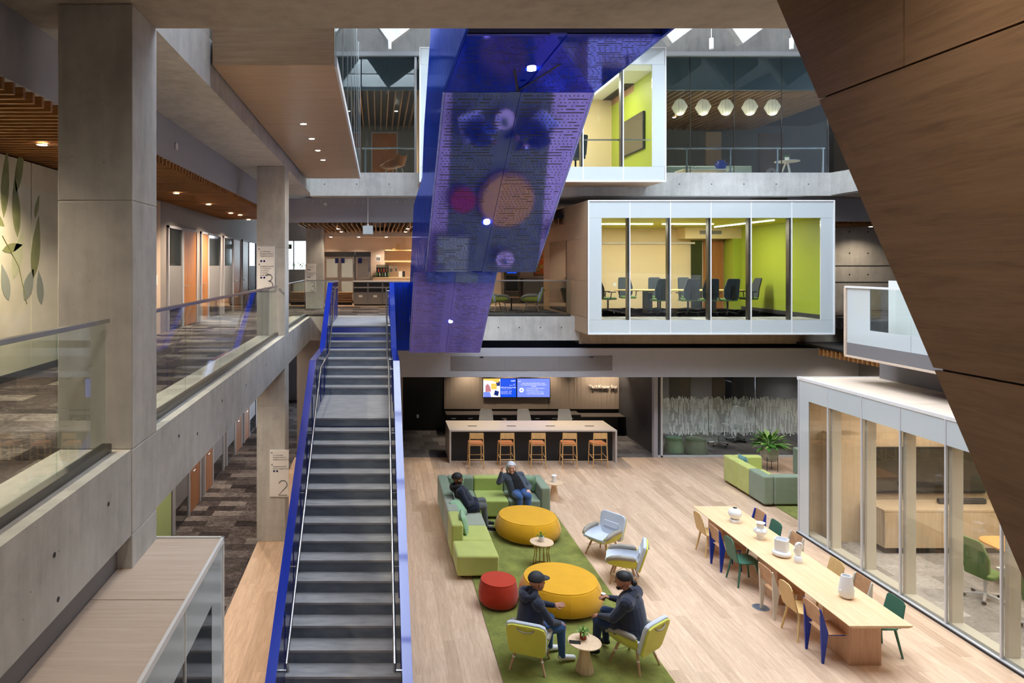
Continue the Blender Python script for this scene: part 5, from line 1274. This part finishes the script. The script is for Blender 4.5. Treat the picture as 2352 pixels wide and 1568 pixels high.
CT = sbox('ceiling_top_left', (-2.0, 2.0, 20.8, 27, 11.45, 11.5), M['near_black'], 'dark slat ceiling of the top level, left part', 'ceiling')
sl = MB().box(-.016, .016, 20.85, 26.9, 11.25, 11.45).mesh('slat', M['slat_pale'])
for i in range(17):
    o = bpy.data.objects.new('slat', sl); COL.objects.link(o); o.parent = CT; o.location = (-1.9+i*.22, 0, 0)
CU = sbox('ceiling_top_right', (7.5, 17, 20.8, 27, 11.45, 11.5), M['near_black'], 'dark slat ceiling of the top level, right part', 'ceiling')
sl = MB().box(-.016, .016, 20.85, 26.9, 11.25, 11.45).mesh('slat', M['slat_pale'])
for i in range(32):
    o = bpy.data.objects.new('slat', sl); COL.objects.link(o); o.parent = CU; o.location = (7.8+i*.22, 0, 0)
sbox('wall_back_top', (-8.8, 18, 27, 27.2, Z4, 14.8), M['slate'], 'grey back wall of the top level', 'wall')
sbox('trim_3', (12.9, 13.5, 26.9, 27, Z4, 11.2), M['tan_wall'], 'tan wall panel beside the restroom door', 'trim')
t = thing('door_9', 'brown restroom door on the top level', 'door', (15.0, 26.9, Z4), kind='structure'); pbox('door_leaf', (0, .95, 0, .06, 0, 2.5), M['oak_panel_dark'], t)
MB().at(.48, -.003, .9, rx=PI/2).lathe([(.24, 0), (.24, .004), (.001, .004)], 24).build('round_plate', M['white'], t); MB().prism([(.36, .8), (.60, .8), (.48, 1.04)], -.012, -.007, 'y').build('triangle', M['blue_grey'], t)
t = thing('door_10', 'pale oak door on the top level behind the left glazing', 'door', (-.25, 26.92, Z4), kind='structure'); pbox('door_leaf', (0, .95, 0, .06, 0, 2.5), M['walnut_door'], t); pbox('door_frame', (-.06, 1.01, .01, .05, 0, 2.56), M['grey_paint'], t)
t = thing('sofa', 'long grey-teal sofa behind the top level glass', 'sofa', (8.3, 24.0, Z4))
fabric('grey_teal', (112, 128, 130), .06)
for i in range(5): block('back_cushion', (i*1.02, i*1.02+1.0, .45, .7, .35, .86), 'grey_teal', t, .05)
block('seat', (0, 5.1, -.35, .45, .1, .42), 'grey_teal', t); block('base', (.05, 5.05, -.3, .6, 0, .1), 'near_black', t, .01)
t = thing('coffee_table', 'long white coffee table behind the top level glass', 'table', (9.7, 21.7, Z4)); pbox('table_top', (0, 1.55, 0, .7, .33, .36), M['white'], t)
for x_ in (.2, 1.3): pbox('leg', (x_, x_+.1, .1, .6, 0, .33), M['white'], t)
t = thing('vase', 'cobalt blue two-handled jar', 'vase', (11.0, 21.95, Z4+.361)); MB().lathe([(.09, 0), (.15, .06), (.16, .15), (.11, .24), (.1, .27), (.13, .3), (.001, .3)], 24).build('jar', M['blue_chair'], t, smooth=60)
t['label'] = 'cobalt blue two-handled jar on the white coffee table'
for s in (-1, 1): MB().tube([(s*.12, 0, .24), (s*.2, 0, .22), (s*.21, 0, .15), (s*.155, 0, .11)], .015, 6).build('handle', M['blue_chair'], t, smooth=60)
t = thing('side_table', 'round white table with splayed legs on the top level', 'table', (13.1, 21.9, Z4)); MB().lathe([(.001, .63), (.36, .63), (.36, .61), (.001, .60)], 28).build('table_top', M['white'], t)
for k in range(3):
    a = 2*PI*k/3+.4; MB().tube([(.03*math.cos(a), .03*math.sin(a), .6), (.25*math.cos(a), .25*math.sin(a), 0)], [.03, .02], 8).build('leg', M['white'], t)
small_plant('tiny plant in a white bowl on the splayed leg table', (13.1, 21.9, Z4+.631), 'white_ceramic', 0, 1.3)
paint('orange_leather', (150, 86, 40), .45)
t = thing('lounge_chair', 'brown leather shell chair behind the left top glazing', 'chair', (.5, 21.6, Z4), face(-.8, .5))
sheet_b = MB(); sheet(sheet_b, [(-.3, [(-.28, .8), (-.2, .72), (0, .7), (.2, .72), (.28, .8)]), (-.22, [(-.34, .62), (-.25, .45), (0, .42), (.25, .45), (.34, .62)]), (.1, [(-.36, .52), (-.28, .38), (0, .35), (.28, .38), (.36, .52)]), (.35, [(-.3, .42), (-.22, .37), (0, .36), (.22, .37), (.3, .42)])], .03); sheet_b.build('shell', M['orange_leather'], t, smooth=60)
for sx in (-1, 1):
    for sy in (-1, 1): MB().tube([(sx*.18, sy*.16, .37), (sx*.27, sy*.25, 0)], .015, 7).build('leg', M['cream_metal'], t)
GP = 'lantern pendants on the top level'
for i, x_ in enumerate((1561, 1615, 1667, 1722, 1774)):
    p = px(x_, 246, 22.0)
    t = thing('lantern_pendant', 'ribbed white lantern pendant, %s of five from the white box' % ('first', 'second', 'third', 'fourth', 'fifth')[i], 'lamp', (p.x, p.y, p.z), 0, GP)
    pr = [(.06, -.26), (.13, -.22), (.24, 0), (.14, .2), (.06, .26)]
    MB().lathe(pr, 24).build('shade', M['lantern'], t, smooth=80)
    for k in range(12):
        a = 2*PI*k/12; MB().tube([(r*1.01*math.cos(a), r*1.01*math.sin(a), z) for r, z in pr], .004, 4).build('rib', M['cream_metal'], t)
    MB().tube([(0, 0, .26), (0, 0, .42)], .006, 5).build('cord', M['black'], t); pbox('ceiling_plate', (-.3, .3, -.02, .02, .42, .45), M['cream_metal'], t)
    li = bpy.data.lights.new('lantern_lamp', 'POINT'); li.energy = 3; li.color = (1, .86, .68); li.shadow_soft_size = .1; lo = bpy.data.objects.new('lantern_lamp', li); COL.objects.link(lo); lo.location = (p.x, p.y-.1, p.z-.36)
for i, (x_, Y) in enumerate(((1634, 15.0), (1818, 15.0), (895, 17.5))):
    p = px(x_, 113, Y)
    t = thing('cylinder_pendant', 'slim white cylinder pendant %s' % ('above the top level glass', 'beside the dark oak wall', 'left of the blue flight')[i], 'lamp', (p.x, p.y, p.z), 0, 'cylinder pendants under the skylight')
    MB().lathe([(.04, 0), (.045, .01), (.045, .235), (.03, .245), (.001, .245)], 16).build('cylinder', M['white'], t, smooth=50); MB().tube([(0, 0, .24), (0, 0, 14.4-p.z)], .006, 5).build('cord', M['white'], t)
for (x_, y_) in ((8.6, 23), (10.6, 24.5), (12.4, 23), (-1.0, 23.5), (0.6, 23.5)):
    downlight(x_, y_, 11.24, 260, CU if x_ > 3 else CT)
for (x_, y_) in ((14.5, 22.2), (16, 22.2)): downlight(x_, y_, 7.19, 50, CR)  # lamps added to brighten the concrete wall on the right
for (x_, y_) in ((13.0, 17.0), (13.0, 19.0)): downlight(x_, y_, 3.41, 60, CL)
# unseen lamps added over the bridge as fill, then ceiling lamps of the corridor
for (x_, y_) in ((-1.2, 1.2), (1.0, 1.2), (2.2, 3.0), (-1.0, 3.6), (5, 2), (9, 2)):
    downlight(x_, y_, 8.055, 45, bpy.data.objects['slab_level4_near'], warm=(1, .88, .74), size=105)
for (x_, y_) in ((-3.6, 7), (-3.6, 10), (-3.6, 13), (-3.6, 17), (-3.6, 20)):
    downlight(x_, y_, 4.095, 150, bpy.data.objects['floor_level3_left'], warm=(1, .84, .66), size=100)
# ================================================================== PEOPLE
import numpy as np
fabric('navy_jacket', (32, 38, 56), .15); fabric('black_hood', (16, 17, 20), .1); fabric('grey_trouser', (96, 98, 96), .1); fabric('jeans', (54, 88, 140), .18); fabric('jeans_dark', (30, 48, 82), .15)
fabric('slate_jacket', (74, 82, 94), .14); fabric('black_shirt', (24, 24, 28), .1); fabric('ink_jacket', (44, 49, 66), .12)
paint('skin_brown', (120, 78, 58), .5, var=.04); paint('skin_fair', (222, 172, 152), .5, var=.04); paint('skin_tan', (176, 122, 98), .5, var=.04)
paint('hair_black', (16, 14, 14), .6); paint('hair_grey', (196, 196, 202), .5, var=.1); paint('shoe_black', (20, 20, 22), .5); paint('shoe_white', (226, 226, 226), .5); paint('eye_white', (235, 232, 228), .3); paint('lip', (150, 84, 78), .5); paint('cap_dark', (40, 44, 48), .7)
def capsule(b, a, c, ra, rc, n=10):
    a, c = Vector(a), Vector(c); d = (c-a)
    if d.length < 1e-5: d = Vector((0, 0, .001))
    d.normalize(); pts = []; rr = []
    for k in (-80, -45, -15): pts.append(a+d*ra*math.sin(R(k))); rr.append(ra*math.cos(R(k)))
    for k in (15, 45, 80): pts.append(c+d*rc*math.sin(R(k))); rr.append(rc*math.cos(R(k)))
    b.tube(pts, rr, n)
def hand(caps, w, d, n, side, skin, curl=.35, k=1.0):
    "w wrist, d forward along the hand, n direction the palm faces, side +1 thumb along s"
    w, d, n = Vector(w), Vector(d).normalized(), Vector(n); n = (n-d*n.dot(d)).normalized(); s = d.cross(n)*side
    for o in (-.022, 0, .022): caps.append((w+s*o*.6, w+d*.075*k+s*o, .020, .019, skin))
    for i, (o, L) in enumerate(((-.03, .066), (-.010, .078), (.010, .082), (.030, .072))):
        p0 = w+d*.082*k+s*o; d1 = (d+n*curl).normalized(); d2 = (d+n*curl*2.6).normalized(); p1 = p0+d1*L*.55*k+s*o*.15; p2 = p1+d2*L*.5*k
        caps.append((p0, p1, .0105, .0095, skin)); caps.append((p1, p2, .0095, .0085, skin))
    t0 = w+d*.025+s*.03; t1 = t0+(d*.6+s*.75+n*.25).normalized()*.042*k; t2 = t1+(d+s*.15+n*.35).normalized()*.034*k
    caps.append((t0, t1, .014, .0115, skin)); caps.append((t1, t2, .0115, .0095, skin))
def person(label, loc, rz, J, S):
    t = thing('person', label, 'person', loc, rz)
    V = {k: Vector(v) for k, v in J.items()}
    top, leg, skin, shoe = S['top'], S['leg'], S['skin'], S['shoe']; g = S.get('girth', 1.0)
    caps = []
    up = (V['neck']-V['pelvis']); chest = V['pelvis']+up*.68; belly = V['pelvis']+up*.32
    sh = (V['shR']-V['shL']).normalized(); fw = up.normalized().cross(sh)*-1
    if fw.dot(V['kneeR']-V['pelvis']) < 0: fw = -fw
    hid = []
    for o in (-.6, -.3, 0, .3, .6):
        hid.append((V['pelvis']+sh*o*.17*g, belly+sh*o*.16*g, .125*g, .125*g, top)); hid.append((belly+sh*o*.16*g, chest+sh*o*.19*g, .125*g, .125*g, top))
    if 'shirt' in S: hid.append((belly, belly, .001, .001, S['shirt']))
    TR = []
    for c_, a_, d_ in ((V['pelvis']-up*.17, .15, .11), (V['pelvis']-up*.10, .205, .155), (V['pelvis']+up*.08, .212, .16), (belly, .205, .16), (chest, .212, .145), (V['pelvis']+up*.86, .19, .115), (V['pelvis']+up*.95, .12, .085), (V['neck'], .07, .065)):
        TR.append([tuple(c_+sh*a_*g*math.cos(2*PI*i/20)+fw*d_*g*math.sin(2*PI*i/20)) for i in range(20)])
    caps.append((V['shL'], V['shR'], .085*g, .085*g, top)); caps.append((chest, V['neck'], .11*g, .07, top))
    caps.append((V['neck'], V['head']-Vector((0, 0, .05)), .056, .056, skin))
    for s in 'LR':
        caps.append((V['sh'+s], V['el'+s], .068*g, .055*g, top)); caps.append((V['el'+s], V['wr'+s], .055*g, .040, top))
        hip = V['pelvis']+sh*(.095*g if s == 'R' else -.095*g)
        caps.append((hip, V['knee'+s], .105*g**.5, .078*g**.5, leg)); caps.append((V['knee'+s], V['an'+s], .072*g**.5, .052, leg))
        if S.get('hem'):
            q_ = hip.lerp(V['knee'+s], S['hem']); caps.append((hip, q_, .125*g, .112*g, top))
        to = V['toe'+s]; an = V['an'+s]
        if S.get('sole'):
            d_ = (to-an); d_.z = 0; d_.normalize(); s_ = Vector((-d_.y, d_.x, 0)); z_ = to.z-.052
            MB().loft([[tuple(Vector((an.x, an.y, zz))-d_*.03+d_*(.5*(1+math.cos(2*PI*i/16)))*((to-an).length+.075)+s_*.047*math.sin(2*PI*i/16)-d_*.03) for i in range(16)] for zz in (z_, z_+.022)]).build('sole', M[S['sole']], t)
        caps.append((an+Vector((0, 0, -.03)), to, .046, .04, shoe)); caps.append(((an+to)/2+Vector((0, 0, -.015)), to, .045, .038, shoe)); caps.append((an+(an-to).normalized()*.03+Vector((0, 0, -.03)), an+Vector((0, 0, -.03)), .04, .042, shoe))
        d = V['wr'+s]-V['el'+s]; hd = V.get('hd'+s, d); hand(caps, V['wr'+s]+d.normalized()*.02, hd, V.get('hn'+s, Vector((0, 0, -1))), (1 if s == 'L' else -1)*S.get('thumb'+s, 1), skin, S.get('curl'+s, .35))
    # head: skull, jaw, nose, ears, brow
    yaw = S.get('yaw', 0); pitch = S.get('pitch', 0); H = V['head']
    HM = Matrix.Translation(H) @ Matrix.Rotation(yaw, 4, 'Z') @ Matrix.Rotation(pitch, 4, 'X')
    hs = 1.12
    h = lambda x, y, z: HM @ (Vector((x, y, z))*hs)
    hc = [(h(0, -.025, .03), h(0, .025, .035), .088, .080, skin), (h(0, .02, -.03), h(0, .045, -.072), .066, .046, skin), (h(-.03, .035, -.02), h(.03, .035, -.02), .055, .055, skin),
             (h(0, .09, .012), h(0, .112, -.022), .010, .015, skin), (h(-.085, -.005, .015), h(-.085, -.005, -.02), .014, .011, skin), (h(.085, -.005, .015), h(.085, -.005, -.02), .014, .011, skin), (h(-.045, .083, .038), h(.045, .083, .038), .011, .011, skin), (h(0, .075, -.085), h(0, .08, -.08), .022, .022, skin)]
    caps += [(a, c, ra*hs, rc*hs, m) for a, c, ra, rc, m in hc]
    b = MB()
    for a, c, ra, rc, m in caps: capsule(b, a, c, ra, rc)
    b.loft(TR); caps = caps+hid
    o = b.build('raw_body', M[skin], None)
    m1 = o.modifiers.new('r', 'REMESH'); m1.mode = 'VOXEL'; m1.voxel_size = .0075
    m2 = o.modifiers.new('s', 'SMOOTH'); m2.factor = .5; m2.iterations = 6
    dg = bpy.context.evaluated_depsgraph_get(); me = bpy.data.meshes.new_from_object(o.evaluated_get(dg))
    bpy.data.objects.remove(o)
    ms = []
    for c in caps:
        if c[4] not in ms: ms.append(c[4])
    me.materials.clear()
    for m in ms: me.materials.append(M[m])
    n = len(me.polygons); P = np.zeros(n*3); me.polygons.foreach_get('center', P); P = P.reshape(-1, 3)
    best = np.full(n, 1e9); idx = np.zeros(n, dtype=np.int32)
    for a, c, ra, rc, m in caps:
        A = np.array(a); D = np.array(c)-A; q = np.clip(((P-A)@D)/max(D@D, 1e-9), 0, 1); dist = np.linalg.norm(P-(A+q[:, None]*D), axis=1)-(ra+(rc-ra)*q)
        k = dist < best-1e-4; best[k] = dist[k]; idx[k] = ms.index(m)
    if 'shirt' in S:
        U = np.array(up); Sx = np.array(sh); Fw = np.array(fw); Q = P-np.array(V['pelvis']); al = (Q@U)/(U@U); la = Q@Sx-(np.array(V['neck']-V['pelvis'])@Sx)*al; fd = Q@Fw-(np.array(V['neck']-V['pelvis'])@Fw)*al
        k = (idx == ms.index(top)) & (al > -.05) & (al < 1.0) & (np.abs(la) < .115*g-.05*al) & (fd > .05)
        idx[k] = ms.index(S['shirt'])
    me.polygons.foreach_set('material_index', idx); me.polygons.foreach_set('use_smooth', np.ones(n, dtype=bool))
    body = bpy.data.objects.new('body', me); COL.objects.link(body); body.parent = t
    # face details
    for s in (-1, 1):
        e = MB(); c = h(s*.032, .083, .022); e.ball(tuple(c), .0105, 10, 6); e.build('eye', M['eye_white'], t, smooth=80)
        e = MB(); c = h(s*.032, .0925, .021); e.ball(tuple(c), .0058, 8, 6); e.build('iris', M['hair_black'], t, smooth=80)
        e = MB(); e.tube([h(s*.015, .098, .045), h(s*.032, .099, .051), h(s*.05, .088, .046)], .005, 5); e.build('eyebrow', M[S['hair']], t)
    e = MB(); e.tube([h(-.024, .088, -.048), h(0, .096, -.046), h(.024, .088, -.048)], [.004, .006, .004], 6); e.build('lips', M['lip'], t, smooth=80)
    # hair: shell over the skull, cut away at the face
    rings = []; nn = 22; kind = S['hairkind']
    for j in range(10):
        el = R(-55+j*16.1) if kind != 'short' else R(-20+j*12.2)
        ring = []
        for i in range(nn):
            az = 2*PI*i/nn; e2 = el
            fr = max(0, math.sin(az))           # front
            lo = (R(34)*fr**1.5) if kind != 'long' else (R(-60)+R(92)*min(1, max(0, (math.sin(az-.22)-.35)/.4)) if math.sin(az-.22) > .35 else -9)
            e2 = max(el, lo) if el < lo else el
            r = S.get('hr', 1.0)
            ring.append(tuple(h(.098*r*math.cos(e2)*math.cos(az), -.008+.115*r*math.cos(e2)*math.sin(az), .035+.098*r*math.sin(e2))))
        rings.append(ring)
    MB().loft(rings).build('hair', M[S['hair']], t, smooth=70)
    return t, V, h
def hood(t, c, mat, rx=.13, ry=.09, tilt=0):
    b = MB(); pts = []
    for k in range(15):
        a = R(-205+k*16.5*1.0*1.6); pts.append((c[0]+rx*math.cos(a), c[1]+ry*math.sin(a)-.02, c[2]+.03*math.sin(a)))
    b.tube(pts, [.03]+[.045]*13+[.03], 10); b.ball((c[0], c[1]-.09, c[2]-.04), .1, 16, 9, 1.15, .62, .8); b.build('hood', M[mat], t, smooth=80)

# man on the sofa, leaning back, facing across the room
t, V, h = person('man in navy hooded jacket leaning back on the sofa', (1.93, 15.28, 0), face(1, .04),
    dict(pelvis=(0, .06, .56), neck=(.02, -.17, .99), head=(.02, -.17, 1.15), shL=(-.18, -.14, .93), shR=(.21, -.14, .92), elL=(-.25, -.02, .70), elR=(.28, 0, .69), wrL=(-.10, .18, .64), wrR=(.12, .2, .64),
         kneeL=(-.16, .43, .60), kneeR=(.12, .40, .58), anL=(-.22, .50, .13), anR=(.10, .46, .13), toeL=(-.26, .68, .055), toeR=(.10, .64, .055)),
    dict(top='navy_jacket', leg='grey_trouser', skin='skin_brown', shoe='shoe_black', hair='hair_black', hairkind='short', yaw=R(8), girth=1.16, hr=1.04, hem=.42, sole='white'))
hood(t, (.02, -.20, 1.01), 'black_hood')
MB().tube([h(-.03, .07, -.085), h(-.06, .035, -.06), h(-.08, .0, -.01)], [.016, .02, .01], 6).build('beard', M['hair_black'], t, smooth=80); MB().tube([h(.03, .07, -.085), h(.06, .035, -.06), h(.08, .0, -.01)], [.016, .02, .01], 6).build('beard', M['hair_black'], t, smooth=80)
MB().ball(tuple(h(.095, .0, .0)), .009, 8, 6).build('earbud', M['white'], t)
# woman on the sofa facing the viewer
t, V, h = person('grey-haired woman in slate jacket and jeans raising one hand', (3.27, 16.22, 0), PI+R(8),
    dict(pelvis=(-.03, .10, .56), neck=(.09, -.06, .97), head=(.12, -.02, 1.125), shL=(-.12, -.05, .92), shR=(.28, -.04, .90), elL=(-.29, .08, .69), elR=(.44, .02, .80), wrL=(-.17, .33, .70), wrR=(.39, .06, 1.04),
         kneeL=(-.11, .50, .60), kneeR=(.10, .50, .59), anL=(-.08, .56, .13), anR=(.12, .56, .13), toeL=(-.09, .70, .055), toeR=(.13, .70, .055), hdR=(-.15, .05, 1), hnR=(-.6, .8, 0), hdL=(.3, .85, -.30), hnL=(0, -.25, -1)),
    dict(top='slate_jacket', shirt='black_shirt', leg='jeans', skin='skin_fair', shoe='shoe_black', hair='hair_grey', hairkind='long', yaw=R(-14), pitch=R(-8), girth=1.18, hr=1.03, curlR=.55, curlL=.15))
for s in (-1, 1): MB().tube([h(s*.072, -.03, .04), h(s*.084, -.022, -.05), h(s*.082, -.03, -.14)], [.034, .036, .014], 8).build('hair_lock', M['hair_grey'], t, smooth=80)
MB().ball(tuple(h(0, -.085, -.05)), .085, 14, 9, 1.1, .6, 1.2).build('back_hair', M['hair_grey'], t, smooth=80)
MB().tube([(.04, .22, .66), (.045, .245, .60)], .012, 6).build('badge', M['white'], t)
# man in a cap, sitting sideways in the near chair
t, V, h = person('man in dark hooded jacket, cap, jeans and white shoes', (2.22, 10.16, RZ), face(.95, .30),
    dict(pelvis=(0, .02, .53), neck=(0, .09, 1.02), head=(0, .15, 1.17), shL=(-.20, .06, .95), shR=(.20, .06, .94), elL=(-.24, .27, .74), elR=(.26, .22, .70), wrL=(-.12, .50, .72), wrR=(.17, .42, .61),
         kneeL=(-.12, .44, .53), kneeR=(.14, .47, .53), anL=(-.14, .45, .10), anR=(.14, .49, .10), toeL=(-.15, .63, .04), toeR=(.15, .68, .04), hdL=(.1, 1, -.05), hnL=(.6, 0, .6)),
    dict(top='ink_jacket', leg='jeans', skin='skin_tan', shoe='shoe_white', hair='hair_black', hairkind='short', yaw=R(0), girth=1.12, hr=.98, hem=.25, curlL=.15, curlR=.4))
hood(t, (0, .03, 1.03), 'ink_jacket')
c = MB(); rr_ = []
for j in range(6):
    el = R(8+j*15.5); rr_.append([tuple(h(.104*math.cos(el)*math.cos(2*PI*i/22), -.008+.12*math.cos(el)*math.sin(2*PI*i/22), .042+.108*math.sin(el))) for i in range(22)])
c.loft(rr_); c.build('cap', M['cap_dark'], t, smooth=70)
b = MB(); q = []
for i in range(9):
    a = R(25+i*16.25); q.append((.098*math.cos(a), .02+.17*math.sin(a)))
q = q+[(.09*math.cos(R(155-i*16.25)), .10*math.sin(R(155-i*16.25))) for i in range(9)]
b.loft([[tuple(h(x, y, .052-.12*max(0, y-.1)+dz)) for x, y in q] for dz in (0, .008)]); b.build('cap_brim', M['cap_dark'], t)
# man with tied-back hair in the other near chair
t, V, h = person('heavy man in dark jacket with tied-back hair holding a cup', (3.78, 10.17, RZ), face(-.80, .60),
    dict(pelvis=(0, .0, .54), neck=(0, .06, 1.03), head=(0, .13, 1.17), shL=(-.23, .02, .95), shR=(.23, .02, .95), elL=(-.31, .19, .72), elR=(.28, .22, .74), wrL=(-.19, .42, .64), wrR=(.13, .38, .80),
         kneeL=(-.16, .46, .54), kneeR=(.17, .46, .54), anL=(-.16, .50, .10), anR=(.19, .46, .10), toeL=(-.18, .69, .04), toeR=(.22, .64, .04)),
    dict(top='ink_jacket', leg='jeans_dark', skin='skin_tan', shoe='shoe_black', hair='hair_black', hairkind='short', yaw=R(6), pitch=R(-6), girth=1.3, hr=1.03, hem=.35, curlL=.3, curlR=.7))
MB().ball(tuple(h(0, -.135, -.01)), .045, 12, 8).build('hair_bun', M['hair_black'], t, smooth=80)
MB().tube([h(-.05, .06, -.085), h(0, .085, -.10), h(.05, .06, -.085)], [.02, .03, .02], 8).build('beard', M['hair_black'], t, smooth=80)
MB().tube([(-.12, .0, 1.0), (0, -.05, 1.05), (.12, .0, 1.0), (.07, .1, 1.0)], .05, 10).build('collar', M['ink_jacket'], t, smooth=80)
p = t.matrix_world  # cup in his hand
mw = Matrix.Translation((3.78, 10.17, RZ)) @ Matrix.Rotation(face(-.80, .60), 4, 'Z'); cp = mw @ Vector((.10, .47, .80))
c = thing('coffee_cup', 'small brown cup held by the heavy man', 'cup', cp); MB().lathe([(.028, -.05), (.036, .04), (.03, .04), (.001, .03)], 16).build('cup_body', M['leather_tan'], c, smooth=50); MB().lathe([(.037, .04), (.037, .048), (.001, .05)], 16).build('lid', M['white'], c)
